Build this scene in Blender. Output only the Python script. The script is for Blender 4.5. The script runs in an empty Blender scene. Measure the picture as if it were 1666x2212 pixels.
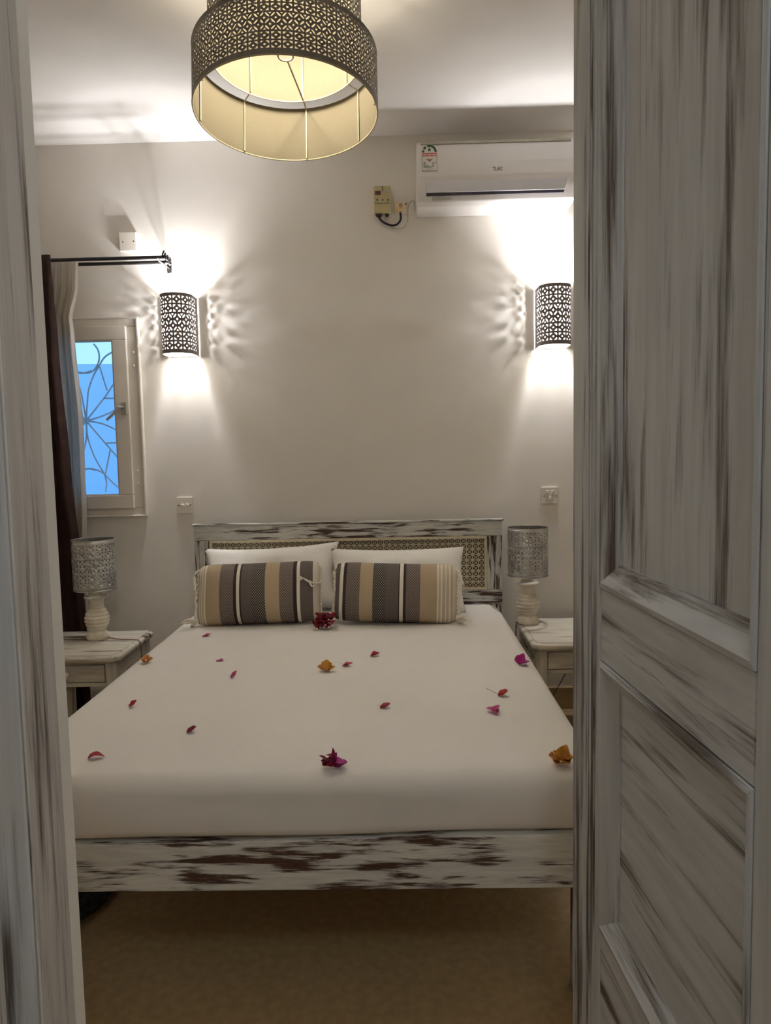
import bpy, bmesh, math, random
from mathutils import Vector, Matrix, Euler, noise
from mathutils.geometry import delaunay_2d_cdt

PI = math.pi
random.seed(7)
SC = bpy.context.scene
COL = SC.collection

# ------------------------------------------------------------------ camera
CAM_H = 1.37
F_PX = 1600.0
R = ((0.99963489, -0.01910644, -0.01910572),
     (0.01743539, -0.08406348, 0.99630785),
     (-0.02064199, -0.99627721, -0.08369965))
cd = bpy.data.cameras.new('camera')
cam = bpy.data.objects.new('camera', cd)
COL.objects.link(cam)
cd.sensor_fit = 'VERTICAL'
cd.sensor_height = 36.0
cd.lens = 36.0 * F_PX / 2212.0
cd.clip_start = 0.02
cam.matrix_world = Matrix(((R[0][0], -R[0][1], -R[0][2], 0),
                           (R[1][0], -R[1][1], -R[1][2], 0),
                           (R[2][0], -R[2][1], -R[2][2], CAM_H),
                           (0, 0, 0, 1)))
SC.camera = cam

# ------------------------------------------------------------------ world, exposure, large lights
SC.view_settings.view_transform = 'Standard'
SC.view_settings.look = 'None'
SC.view_settings.gamma = 1.0
SC.view_settings.exposure = 0.74
SC.view_settings.use_curve_mapping = False
SC.cycles.diffuse_bounces = 8                          # white rooms live on bounced light
SC.cycles.max_bounces = 12
W = bpy.data.worlds.new('sky')
SC.world = W
W.use_nodes = True
bg = W.node_tree.nodes['Background']
bg.inputs[0].default_value = (0.36, 0.66, 1.0, 1)      # daylight, blue against the warm lamps
bg.inputs[1].default_value = 0.92

P_SCONCE, P_PENDANT, P_HALL = 35.0, 25.5, 12.0
C_SCONCE, C_PENDANT, C_HALL = (0.985, 0.985, 1.0), (1.0, 0.88, 0.67), (0.90, 0.955, 1.0)


# ------------------------------------------------------------------ helpers
def at(px, py, Y):
    """pixel of the photograph -> point on the plane y = Y (metres)"""
    c = ((px - 833.0) / F_PX, (py - 1106.0) / F_PX, 1.0)
    r = [sum(R[i][k] * c[k] for k in range(3)) for i in range(3)]
    t = Y / r[1]
    return Vector((r[0] * t, Y, r[2] * t + CAM_H))


def onz(px, py, Z):
    c = ((px - 833.0) / F_PX, (py - 1106.0) / F_PX, 1.0)
    r = [sum(R[i][k] * c[k] for k in range(3)) for i in range(3)]
    t = (Z - CAM_H) / r[2]
    return Vector((r[0] * t, r[1] * t, Z))


class G:
    """collects geometry in a bmesh, then links it as ONE mesh object"""

    def __init__(self, off=(0, 0, 0)):
        self.b = bmesh.new()
        self.off = Vector(off)

    def vf(self, verts, faces):
        vs = [self.b.verts.new(Vector(v) - self.off) for v in verts]
        out = []
        for f in faces:
            try:
                out.append(self.b.faces.new([vs[i] for i in f]))
            except ValueError:
                pass
        return vs, out

    def box(self, x0, x1, y0, y1, z0, z1, bev=0.0, seg=2):
        vs = [(x, y, z) for x in (x0, x1) for y in (y0, y1) for z in (z0, z1)]
        fs = [(0, 1, 3, 2), (4, 6, 7, 5), (0, 4, 5, 1), (2, 3, 7, 6), (0, 2, 6, 4), (1, 5, 7, 3)]
        v, f = self.vf(vs, fs)
        if bev > 0:
            es = list({e for q in f for e in q.edges})
            bmesh.ops.bevel(self.b, geom=es, offset=bev, segments=seg, affect='EDGES', profile=0.5)
        return self

    def prism(self, poly, ext, bev=0.0, seg=2):
        """closed polygon (3D points) extruded by the vector ext"""
        n = len(poly)
        e = Vector(ext)
        vs = [Vector(p) for p in poly] + [Vector(p) + e for p in poly]
        fs = [tuple(range(n))[::-1], tuple(range(n, 2 * n))]
        fs += [(i, (i + 1) % n, n + (i + 1) % n, n + i) for i in range(n)]
        v, f = self.vf(vs, fs)
        if bev > 0:
            es = list({q for w in f for q in w.edges})
            bmesh.ops.bevel(self.b, geom=es, offset=bev, segments=seg, affect='EDGES', profile=0.5)
        return self

    def lathe(self, prof, c, n=32, cap=True, axis='z', flip=False):
        """profile [(r, h)] turned around an axis through c"""
        c = Vector(c)
        vs = []
        for r, h in prof:
            for k in range(n):
                a = 2 * PI * k / n
                if axis == 'z':
                    vs.append(c + Vector((r * math.cos(a), r * math.sin(a), h)))
                elif axis == 'y':
                    vs.append(c + Vector((r * math.cos(a), h, r * math.sin(a))))
                else:
                    vs.append(c + Vector((h, r * math.cos(a), r * math.sin(a))))
        fs = []
        for i in range(len(prof) - 1):
            for k in range(n):
                k2 = (k + 1) % n
                fs.append((i * n + k, i * n + k2, (i + 1) * n + k2, (i + 1) * n + k))
        if cap:
            fs.append(tuple(range(n))[::-1])
            m = (len(prof) - 1) * n
            fs.append(tuple(range(m, m + n)))
        self.vf(vs, fs)
        return self

    def tube(self, pts, r, n=8, closed=False):
        pts = [Vector(p) for p in pts]
        N = len(pts)
        rr = r if isinstance(r, (list, tuple)) else [r] * N
        vs = []
        ref = Vector((0.13, 0.21, 1.0)).normalized()
        for i, p in enumerate(pts):
            a = pts[(i - 1) % N] if (closed or i > 0) else p
            b = pts[(i + 1) % N] if (closed or i < N - 1) else p
            t = (b - a)
            t = t.normalized() if t.length > 1e-9 else Vector((0, 0, 1))
            q = ref if abs(t.dot(ref)) < 0.95 else Vector((1, 0.1, 0)).normalized()
            u = t.cross(q).normalized()
            w = t.cross(u).normalized()
            for k in range(n):
                an = 2 * PI * k / n
                vs.append(p + (u * math.cos(an) + w * math.sin(an)) * rr[i])
        fs = []
        for i in range(N if closed else N - 1):
            j = (i + 1) % N
            for k in range(n):
                k2 = (k + 1) % n
                fs.append((i * n + k, i * n + k2, j * n + k2, j * n + k))
        if not closed:
            fs.append(tuple(range(n))[::-1])
            fs.append(tuple(range((N - 1) * n, N * n)))
        self.vf(vs, fs)
        return self

    def sphere(self, c, r, n=14, m=9, sz=1.0):
        prof = [(max(1e-4, r * math.sin(PI * i / m)), -r * sz * math.cos(PI * i / m)) for i in range(m + 1)]
        return self.lathe(prof, c, n, cap=False)

    def grid(self, fn, nu, nv, closed_u=False):
        vs = [fn(i / nu, j / nv) for j in range(nv + 1) for i in range(nu + (0 if closed_u else 1))]
        w = nu if closed_u else nu + 1
        fs = []
        for j in range(nv):
            for i in range(nu):
                i2 = (i + 1) % w
                fs.append((j * w + i, j * w + i2, (j + 1) * w + i2, (j + 1) * w + i))
        return self.vf(vs, fs)

    def obj(self, name, mat, parent=None, smooth=None, solid=0.0, sub=0, recalc=True, weld=0.0):
        if weld:
            bmesh.ops.remove_doubles(self.b, verts=self.b.verts[:], dist=weld)
        if recalc:
            bmesh.ops.recalc_face_normals(self.b, faces=self.b.faces[:])
        if solid:
            ns = self.b.faces[:]
            bmesh.ops.solidify(self.b, geom=ns, thickness=solid)
        me = bpy.data.meshes.new(name)
        self.b.to_mesh(me)
        self.b.free()
        me.materials.append(mat)
        if smooth is not None:
            me.polygons.foreach_set('use_smooth', [True] * len(me.polygons))
            if smooth < 179:
                me.set_sharp_from_angle(angle=math.radians(smooth))
        o = bpy.data.objects.new(name, me)
        COL.objects.link(o)
        if parent is not None:
            o.parent = parent
        elif self.off.length > 0:
            o.location = self.off
        if sub:
            m = o.modifiers.new('sub', 'SUBSURF')
            m.levels = sub
            m.render_levels = sub
        return o


def thing(name, label, cat, loc=(0, 0, 0), group=None, rot=None):
    o = bpy.data.objects.new(name, None)
    o.empty_display_size = 0.05
    COL.objects.link(o)
    o.location = loc
    if rot:
        o.rotation_euler = rot
    return tag(o, label, cat, group)


def tag(o, label, cat, group=None):
    o['label'] = label
    o['category'] = cat
    if group:
        o['group'] = group
    return o


def struct(o, label=None, cat=None):
    o['kind'] = 'structure'
    if label:
        o['label'] = label
    if cat:
        o['category'] = cat
    return o


# ------------------------------------------------------------------ materials
def new_mat(name, col=(0.8, 0.8, 0.8), rough=0.6, metal=0.0, spec=0.5):
    m = bpy.data.materials.new(name)
    m.use_nodes = True
    p = m.node_tree.nodes['Principled BSDF']
    p.inputs['Base Color'].default_value = (*col, 1)
    p.inputs['Roughness'].default_value = rough
    p.inputs['Metallic'].default_value = metal
    p.inputs['Specular IOR Level'].default_value = spec
    return m, m.node_tree, p


def N(nt, typ, **kw):
    n = nt.nodes.new(typ)
    for k, v in kw.items():
        if k.startswith('i_'):
            key = k[2:].replace('_', ' ')
            n.inputs[int(key) if key.isdigit() else key].default_value = v
        else:
            setattr(n, k, v)
    return n


def bump(nt, p, height, strength=0.2, dist=0.01):
    b = N(nt, 'ShaderNodeBump')
    b.inputs['Strength'].default_value = strength
    b.inputs['Distance'].default_value = dist
    nt.links.new(height, b.inputs['Height'])
    nt.links.new(b.outputs['Normal'], p.inputs['Normal'])


def noisy(name, col, col2, scale, rough=0.7, bstr=0.15, bdist=0.004, bscale=None, metal=0.0, detail=6, lo=0.35, hi=0.65, spec=0.5):
    """two tones mixed by noise, with a fine noise relief"""
    m, nt, p = new_mat(name, col, rough, metal, spec)
    tc = N(nt, 'ShaderNodeTexCoord')
    n = N(nt, 'ShaderNodeTexNoise')
    n.inputs['Scale'].default_value = scale
    n.inputs['Detail'].default_value = detail
    nt.links.new(tc.outputs['Object'], n.inputs['Vector'])
    r = N(nt, 'ShaderNodeValToRGB')
    r.color_ramp.elements[0].position = lo
    r.color_ramp.elements[1].position = hi
    r.color_ramp.elements[0].color = (*col, 1)
    r.color_ramp.elements[1].color = (*col2, 1)
    nt.links.new(n.outputs['Fac'], r.inputs['Fac'])
    nt.links.new(r.outputs['Color'], p.inputs['Base Color'])
    if bstr:
        n2 = N(nt, 'ShaderNodeTexNoise')
        n2.inputs['Scale'].default_value = bscale or scale * 6
        n2.inputs['Detail'].default_value = 5
        nt.links.new(tc.outputs['Object'], n2.inputs['Vector'])
        bump(nt, p, n2.outputs['Fac'], bstr, bdist)
    return m


def wash(name, axis, paint, brown, thr=0.40, soft=0.06, along=1.6, cross=17.0, patch=0.45, grey=None, rough=0.62, bstr=0.35):
    """whitewashed timber: paint over brown wood, worn through in streaks along the grain"""
    m, nt, p = new_mat(name, paint, rough)
    L = nt.links
    tc = N(nt, 'ShaderNodeTexCoord')
    oi = N(nt, 'ShaderNodeObjectInfo')
    mul = N(nt, 'ShaderNodeMath', operation='MULTIPLY')
    mul.inputs[1].default_value = 23.0
    L.new(oi.outputs['Random'], mul.inputs[0])
    add = N(nt, 'ShaderNodeVectorMath', operation='ADD')
    L.new(tc.outputs['Object'], add.inputs[0])
    L.new(mul.outputs[0], add.inputs[1])

    def mapped(a, c):
        mp = N(nt, 'ShaderNodeMapping')
        s = [c, c, c]
        s['xyz'.index(axis)] = a
        mp.inputs['Scale'].default_value = s
        L.new(add.outputs[0], mp.inputs['Vector'])
        return mp.outputs[0]

    def nz(vec, detail, rgh=0.55, dist=0.0):
        n = N(nt, 'ShaderNodeTexNoise')
        n.inputs['Scale'].default_value = 1.0
        n.inputs['Detail'].default_value = detail
        n.inputs['Roughness'].default_value = rgh
        n.inputs['Distortion'].default_value = dist
        L.new(vec, n.inputs['Vector'])
        return n.outputs['Fac']

    n1 = nz(mapped(along, cross), 6, 0.62, 0.35)
    n2 = nz(mapped(along * 1.1, cross * 0.28), 2)
    n3 = nz(mapped(along * 4, cross * 9), 4, 0.6)
    s1 = N(nt, 'ShaderNodeMath', operation='MULTIPLY_ADD')
    s1.inputs[1].default_value = patch
    L.new(n2, s1.inputs[0])
    L.new(n1, s1.inputs[2])
    s2 = N(nt, 'ShaderNodeMath', operation='MULTIPLY_ADD')
    s2.inputs[1].default_value = 0.16
    L.new(n3, s2.inputs[0])
    L.new(s1.outputs[0], s2.inputs[2])
    off = 0.5 * patch + 0.08
    mr = N(nt, 'ShaderNodeMapRange')
    mr.inputs['From Min'].default_value = thr + off - soft
    mr.inputs['From Max'].default_value = thr + off + soft
    L.new(s2.outputs[0], mr.inputs['Value'])
    # brown tone variation
    rb = N(nt, 'ShaderNodeValToRGB')
    rb.color_ramp.elements[0].position = 0.35
    rb.color_ramp.elements[1].position = 0.68
    rb.color_ramp.elements[0].color = (*[c * 0.45 for c in brown], 1)
    rb.color_ramp.elements[1].color = (*brown, 1)
    L.new(n3, rb.inputs['Fac'])
    # paint tone variation
    rp = N(nt, 'ShaderNodeValToRGB')
    rp.color_ramp.elements[0].position = 0.30
    rp.color_ramp.elements[1].position = 0.62
    g = grey or tuple(c * 0.72 for c in paint)
    rp.color_ramp.elements[0].color = (*g, 1)
    rp.color_ramp.elements[1].color = (*paint, 1)
    n4 = nz(mapped(along * 2.2, cross * 1.7), 5, 0.6, 0.2)
    L.new(n4, rp.inputs['Fac'])
    mx = N(nt, 'ShaderNodeMix', data_type='RGBA')
    L.new(mr.outputs[0], mx.inputs['Factor'])
    L.new(rb.outputs['Color'], mx.inputs['A'])
    L.new(rp.outputs['Color'], mx.inputs['B'])
    L.new(mx.outputs['Result'], p.inputs['Base Color'])
    hb = N(nt, 'ShaderNodeMath', operation='MULTIPLY_ADD')
    hb.inputs[1].default_value = 0.5
    L.new(n3, hb.inputs[0])
    L.new(mr.outputs[0], hb.inputs[2])
    bump(nt, p, hb.outputs[0], bstr, 0.0015)
    return m


M = {}
M['plaster'] = noisy('white_plaster', (0.80, 0.765, 0.71), (0.83, 0.795, 0.74), 2.2, 0.85, 0.22, 0.012, 7.0, spec=0.25)
M['ceiling'] = noisy('ceiling_paint', (0.84, 0.82, 0.80), (0.86, 0.84, 0.82), 1.5, 0.9, 0.08, 0.01, 5.0, spec=0.2)
M['cement'] = noisy('tan_cement', (0.36, 0.25, 0.125), (0.43, 0.31, 0.155), 38.0, 0.55, 0.1, 0.002, 90.0)
M['frame_paint'] = noisy('painted_frame', (0.70, 0.65, 0.58), (0.74, 0.69, 0.62), 6.0, 0.45, 0.05, 0.002, 40)
M['pvc'] = noisy('white_plastic', (0.72, 0.69, 0.65), (0.76, 0.73, 0.69), 5.0, 0.35, 0.0)
M['plate'] = noisy('switch_plastic', (0.78, 0.73, 0.65), (0.81, 0.76, 0.68), 9.0, 0.3, 0.0)
M['dark_hole'] = noisy('dark_screw_hole', (0.03, 0.025, 0.02), (0.06, 0.05, 0.04), 50, 0.6, 0)
M['ac_white'] = noisy('air_conditioner_shell', (0.78, 0.75, 0.73), (0.80, 0.77, 0.75), 4, 0.32, 0.0)
M['ac_flap'] = noisy('glossy_flap', (0.72, 0.72, 0.76), (0.74, 0.74, 0.78), 4, 0.12, 0.0)
M['ac_grey'] = noisy('grille_grey', (0.42, 0.41, 0.33), (0.50, 0.49, 0.40), 30, 0.5, 0.0)
M['ac_dark'] = noisy('slot_dark', (0.05, 0.045, 0.06), (0.08, 0.07, 0.09), 30, 0.5, 0.0)
M['ink'] = noisy('grey_ink', (0.12, 0.12, 0.12), (0.16, 0.16, 0.16), 30, 0.5, 0.0)
M['ink_light'] = noisy('pale_ink', (0.40, 0.40, 0.34), (0.46, 0.46, 0.40), 60, 0.6, 0.0)
M['lab_white'] = noisy('label_paper', (0.76, 0.76, 0.68), (0.79, 0.79, 0.71), 30, 0.5, 0.0)
M['lab_green'] = noisy('label_green', (0.03, 0.085, 0.03), (0.04, 0.11, 0.04), 30, 0.5, 0.0)
M['lab_red'] = noisy('label_red', (0.62, 0.16, 0.14), (0.68, 0.19, 0.17), 30, 0.5, 0.0)
M['lab_dkred'] = noisy('label_dark_red', (0.32, 0.06, 0.05), (0.38, 0.08, 0.06), 30, 0.5, 0.0)
M['beige_box'] = noisy('aged_beige_plastic', (0.47, 0.40, 0.20), (0.53, 0.455, 0.24), 14, 0.4, 0.0)
M['cream_plug'] = noisy('cream_plastic', (0.80, 0.62, 0.34), (0.84, 0.66, 0.38), 14, 0.35, 0.0)
M['brown_plug'] = noisy('plug_centre', (0.32, 0.20, 0.12), (0.38, 0.25, 0.16), 40, 0.4, 0.0)
M['red_display'] = noisy('dark_red_display', (0.09, 0.012, 0.014), (0.11, 0.016, 0.018), 40, 0.15, 0.0)
M['black_rubber'] = noisy('black_rubber', (0.012, 0.010, 0.010), (0.02, 0.018, 0.018), 40, 0.45, 0.0)
M['rod'] = noisy('black_iron', (0.014, 0.012, 0.013), (0.025, 0.022, 0.022), 30, 0.35, 0.05, 0.001, 200)
M['leather'] = noisy('grey_shade_metal', (0.215, 0.195, 0.18), (0.265, 0.245, 0.23), 30, 0.55, 0.12, 0.0008, 260)
M['sconce'] = noisy('taupe_sconce_metal', (0.20, 0.165, 0.15), (0.25, 0.21, 0.19), 30, 0.5, 0.1, 0.0008, 260)
M['sconce_in'] = noisy('white_enamel', (0.86, 0.84, 0.80), (0.88, 0.86, 0.82), 8, 0.6, 0.0)
M['wire'] = noisy('cream_wire', (0.42, 0.36, 0.24), (0.48, 0.41, 0.28), 30, 0.5, 0.0)
M['wire_dark'] = noisy('bronze_wire', (0.20, 0.16, 0.11), (0.26, 0.21, 0.15), 30, 0.45, 0.0)
M['galv'] = noisy('galvanised_tin', (0.46, 0.46, 0.455), (0.66, 0.655, 0.64), 16, 0.34, 0.06, 0.002, 30, metal=0.9)
M['tin_inside'] = noisy('tin_inside_darkened', (0.12, 0.115, 0.11), (0.17, 0.165, 0.155), 20, 0.6, 0.0)  # dark grey: the unlit inside of the lamp shades put into the colour
M['steel'] = noisy('brushed_steel', (0.52, 0.50, 0.46), (0.60, 0.58, 0.54), 20, 0.3, 0.0, metal=0.9)
M['brass'] = noisy('worn_brass', (0.45, 0.27, 0.07), (0.55, 0.35, 0.10), 60, 0.4, 0.2, 0.001, 150, metal=0.8)
M['cord_red'] = noisy('reddish_cord', (0.19, 0.06, 0.03), (0.24, 0.08, 0.045), 40, 0.6, 0.0)
M['cord_dark'] = noisy('dark_cord', (0.05, 0.03, 0.02), (0.07, 0.045, 0.03), 40, 0.6, 0.0)
M['cord_white'] = noisy('pale_cord', (0.52, 0.48, 0.42), (0.58, 0.54, 0.47), 40, 0.6, 0.0)
M['cane'] = noisy('cane_strip', (0.60, 0.53, 0.38), (0.70, 0.62, 0.46), 60, 0.55, 0.1, 0.0005, 300)
M['cane_shade'] = noisy('olive_wall_shade', (0.13, 0.105, 0.055), (0.17, 0.135, 0.07), 12, 0.8, 0.0)  # shade on the wall behind the cane, put into a colour
M['sheet'] = noisy('white_cotton_sheet', (0.69, 0.665, 0.63), (0.72, 0.695, 0.66), 3, 0.85, 0.12, 0.006, 9.0, spec=0.2)
M['pillowcase'] = noisy('white_pillowcase', (0.77, 0.745, 0.70), (0.80, 0.775, 0.73), 4, 0.85, 0.3, 0.012, 9.0, spec=0.2)
M['fringe'] = noisy('cream_cotton_fringe', (0.72, 0.66, 0.56), (0.79, 0.73, 0.63), 60, 0.9, 0.3, 0.002, 200, spec=0.2)
M['brown_curtain'] = noisy('dark_brown_cloth', (0.030, 0.015, 0.013), (0.05, 0.027, 0.022), 14, 0.85, 0.2, 0.002, 120, spec=0.2)
M['fur'] = noisy('black_pile', (0.006, 0.008, 0.006), (0.03, 0.035, 0.028), 60, 0.9, 0.4, 0.004, 90)
M['outside'] = noisy('courtyard_sky_shade', (0.43, 0.63, 0.86), (0.46, 0.66, 0.88), 2, 0.9, 0.05, 0.01, 6)  # white wall; the blue of its sky-lit shade is put into the colour
M['grille'] = noisy('white_iron', (0.80, 0.84, 0.88), (0.84, 0.87, 0.90), 12, 0.5, 0.0)
M['stem'] = noisy('brown_stem', (0.10, 0.07, 0.04), (0.14, 0.10, 0.06), 60, 0.7, 0.0)
M['floret'] = noisy('cream_floret', (0.80, 0.52, 0.42), (0.86, 0.62, 0.50), 60, 0.6, 0.0)
M['black_box'] = M['ac_dark']

PB, BR = (0.67, 0.665, 0.62), (0.105, 0.052, 0.032)
for ax in 'xyz':
    M['bed_' + ax] = wash('whitewash_bed_' + ax, ax, PB, BR, thr=(0.485 if ax == 'z' else 0.437), soft=0.045, along=4.2, cross=52, patch=0.6)
    M['night_' + ax] = wash('whitewash_nightstand_' + ax, ax, (0.60, 0.56, 0.48), (0.16, 0.10, 0.055), thr=0.37, soft=0.06, along=3.0, cross=30, patch=0.6,
                            grey=(0.44, 0.42, 0.36))
    M['door_' + ax] = wash('greywash_door_' + ax, ax, (0.48, 0.495, 0.505), (0.145, 0.117, 0.098), thr=0.402, soft=0.07, along=1.5, cross=26, patch=0.55,
                           grey=(0.38, 0.39, 0.395), bstr=0.3)
    M['jamb_' + ax] = wash('greywash_jamb_' + ax, ax, (0.60, 0.57, 0.535), (0.17, 0.13, 0.10), thr=0.39, soft=0.08, along=2.0, cross=42, patch=0.5,
                           grey=(0.47, 0.445, 0.415))
M['turned'] = noisy('whitewashed_turned_wood', (0.72, 0.67, 0.57), (0.56, 0.47, 0.33), 24, 0.6, 0.5, 0.004, 60, lo=0.45, hi=0.75)


def fabric_mat(name, col, trans, rough=0.85):
    """thin cloth: diffuse on the front, part of the light passing through"""
    m = bpy.data.materials.new(name)
    m.use_nodes = True
    nt = m.node_tree
    nt.nodes.clear()
    o = N(nt, 'ShaderNodeOutputMaterial')
    d = N(nt, 'ShaderNodeBsdfDiffuse')
    t = N(nt, 'ShaderNodeBsdfTranslucent')
    mx = N(nt, 'ShaderNodeMixShader')
    mx.inputs[0].default_value = trans
    tc = N(nt, 'ShaderNodeTexCoord')
    n = N(nt, 'ShaderNodeTexNoise')
    n.inputs['Scale'].default_value = 90
    n.inputs['Detail'].default_value = 4
    nt.links.new(tc.outputs['Object'], n.inputs['Vector'])
    r = N(nt, 'ShaderNodeValToRGB')
    r.color_ramp.elements[0].color = (*[c * 0.93 for c in col], 1)
    r.color_ramp.elements[1].color = (*col, 1)
    nt.links.new(n.outputs['Fac'], r.inputs['Fac'])
    for s in (d, t):
        nt.links.new(r.outputs['Color'], s.inputs['Color'])
    nt.links.new(d.outputs[0], mx.inputs[1])
    nt.links.new(t.outputs[0], mx.inputs[2])
    nt.links.new(mx.outputs[0], o.inputs['Surface'])
    return m


M['lining'] = fabric_mat('cream_lining', (0.36, 0.32, 0.24), 0.55)
M['sheer'] = fabric_mat('white_sheer_cloth', (0.80, 0.755, 0.69), 0.55)


def bract_mat(name, col, col2):
    return noisy(name, col, col2, 45, 0.6, 0.3, 0.002, 120, lo=0.3, hi=0.7)


M['b_red'] = bract_mat('bract_red', (0.38, 0.012, 0.035), (0.24, 0.006, 0.02))
M['b_scarlet'] = bract_mat('bract_scarlet', (0.46, 0.02, 0.012), (0.30, 0.01, 0.008))
M['b_magenta'] = bract_mat('bract_magenta', (0.42, 0.012, 0.22), (0.30, 0.008, 0.15))
M['b_crimson'] = bract_mat('bract_crimson', (0.26, 0.008, 0.06), (0.16, 0.004, 0.03))
M['b_deep'] = bract_mat('bract_deep_red', (0.20, 0.004, 0.012), (0.12, 0.003, 0.008))
M['b_pink'] = bract_mat('bract_pink', (0.48, 0.06, 0.20), (0.38, 0.035, 0.13))
M['b_orange'] = bract_mat('bract_orange', (0.62, 0.27, 0.07), (0.48, 0.17, 0.03))
M['b_yellow'] = bract_mat('bract_yellow', (0.66, 0.34, 0.04), (0.52, 0.22, 0.02))

gm = bpy.data.materials.new('window_glass')
gm.use_nodes = True
nt = gm.node_tree
nt.nodes.clear()
_o = N(nt, 'ShaderNodeOutputMaterial')
_t = N(nt, 'ShaderNodeBsdfTransparent')
_t.inputs[0].default_value = (0.94, 0.97, 1.0, 1)
_g = N(nt, 'ShaderNodeBsdfGlossy')
_g.inputs['Roughness'].default_value = 0.02
_f = N(nt, 'ShaderNodeFresnel')
_f.inputs['IOR'].default_value = 1.3
_m = N(nt, 'ShaderNodeMixShader')
nt.links.new(_f.outputs[0], _m.inputs[0])
nt.links.new(_t.outputs[0], _m.inputs[1])
nt.links.new(_g.outputs[0], _m.inputs[2])
nt.links.new(_m.outputs[0], _o.inputs['Surface'])
M['glass'] = gm


def emit_mat(name, col, strength):
    m, nt, p = new_mat(name, col, 0.4)
    p.inputs['Emission Color'].default_value = (*col, 1)
    p.inputs['Emission Strength'].default_value = strength
    return m


M['bulb_cool'] = emit_mat('lit_bulb_white', (1.0, 0.93, 0.86), 18.0)
M['bulb_warm'] = emit_mat('lit_bulb_warm', (1.0, 0.80, 0.50), 8.0)


def stripes(name, stops, flip, halfw, weave):
    """striped cushion cloth: colour bands across the local x axis, woven relief"""
    m, nt, p = new_mat(name, (0.5, 0.5, 0.5), 0.9, 0, 0.2)
    L = nt.links
    tc = N(nt, 'ShaderNodeTexCoord')
    sx = N(nt, 'ShaderNodeSeparateXYZ')
    L.new(tc.outputs['Object'], sx.inputs[0])
    mr = N(nt, 'ShaderNodeMapRange')
    mr.inputs['From Min'].default_value = halfw if flip else -halfw
    mr.inputs['From Max'].default_value = -halfw if flip else halfw
    L.new(sx.outputs['X'], mr.inputs['Value'])
    cr = N(nt, 'ShaderNodeValToRGB')
    cr.color_ramp.interpolation = 'CONSTANT'
    els = cr.color_ramp.elements
    cm = N(nt, 'ShaderNodeValToRGB')
    cm.color_ramp.interpolation = 'CONSTANT'
    em = cm.color_ramp.elements
    els.remove(els[1])
    em.remove(em[1])
    for i, (pos, c, w) in enumerate(stops):
        e = els[0] if i == 0 else els.new(pos)
        q = em[0] if i == 0 else em.new(pos)
        e.color = (*c, 1)
        q.color = (w, w, w, 1)
    L.new(mr.outputs[0], cr.inputs['Fac'])
    L.new(mr.outputs[0], cm.inputs['Fac'])
    # herringbone-like weave: two crossing waves
    def wave(rot, sc):
        mp = N(nt, 'ShaderNodeMapping')
        mp.inputs['Rotation'].default_value = (0, rot, 0)
        L.new(tc.outputs['Object'], mp.inputs['Vector'])
        w = N(nt, 'ShaderNodeTexWave')
        w.inputs['Scale'].default_value = sc
        w.inputs['Distortion'].default_value = 0.6
        L.new(mp.outputs[0], w.inputs['Vector'])
        return w.outputs['Fac']
    a = wave(0.7, weave)
    b = wave(-0.7, weave)
    mul = N(nt, 'ShaderNodeMath', operation='MULTIPLY')
    L.new(a, mul.inputs[0])
    L.new(b, mul.inputs[1])
    mk = N(nt, 'ShaderNodeMath', operation='MULTIPLY')
    gt = N(nt, 'ShaderNodeMapRange')
    gt.inputs['From Min'].default_value = 0.22
    gt.inputs['From Max'].default_value = 0.42
    L.new(mul.outputs[0], gt.inputs['Value'])
    L.new(gt.outputs[0], mk.inputs[0])
    L.new(cm.outputs['Color'], mk.inputs[1])
    mx = N(nt, 'ShaderNodeMix', data_type='RGBA')
    mx.inputs['B'].default_value = (0.34, 0.29, 0.235, 1)
    L.new(mk.outputs[0], mx.inputs['Factor'])
    L.new(cr.outputs['Color'], mx.inputs['A'])
    L.new(mx.outputs['Result'], p.inputs['Base Color'])
    n = N(nt, 'ShaderNodeTexNoise')
    n.inputs['Scale'].default_value = 220
    L.new(tc.outputs['Object'], n.inputs['Vector'])
    ad = N(nt, 'ShaderNodeMath', operation='ADD')
    L.new(mul.outputs[0], ad.inputs[0])
    L.new(n.outputs['Fac'], ad.inputs[1])
    bump(nt, p, ad.outputs[0], 0.3, 0.0015)
    return m


BEI, PUR, DRK, WHT, GRY, HER, CRM, STR = ((0.42, 0.33, 0.22), (0.115, 0.085, 0.080), (0.045, 0.033, 0.032), (0.70, 0.65, 0.55),
                                          (0.115, 0.092, 0.085), (0.035, 0.034, 0.036), (0.62, 0.56, 0.46), (0.50, 0.42, 0.31))
STOPS = [(0.0, STR, 0), (0.026, WHT, 0), (0.036, STR, 0), (0.052, WHT, 0), (0.060, STR, 0), (0.072, WHT, 0), (0.081, STR, 0), (0.096, WHT, 0), (0.107, BEI, 0),
         (0.22, PUR, 0.9), (0.325, DRK, 0), (0.350, WHT, 0), (0.375, DRK, 0), (0.385, GRY, 0.35), (0.464, HER, 1.0), (0.564, BEI, 0), (0.668, PUR, 0.9),
         (0.772, DRK, 0), (0.800, WHT, 0), (0.822, GRY, 0.35), (0.915, CRM, 0)]
M['cushion_left'] = stripes('striped_weave_left', STOPS, False, 0.295, 40)
STOPS_R = [(0.0, CRM, 0), (0.07, STR, 0), (0.088, WHT, 0), (0.098, STR, 0), (0.118, WHT, 0), (0.128, STR, 0), (0.150, WHT, 0), (0.161, STR, 0), (0.178, WHT, 0),
           (0.190, BEI, 0), (0.315, PUR, 0.9), (0.42, DRK, 0), (0.44, WHT, 0), (0.465, DRK, 0), (0.475, GRY, 0.35), (0.57, HER, 1.0), (0.665, BEI, 0), (0.765, PUR, 0.9),
           (0.87, DRK, 0), (0.893, WHT, 0), (0.918, GRY, 0.35)]
M['cushion_right'] = stripes('striped_weave_right', STOPS_R, True, 0.295, 40)

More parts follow.
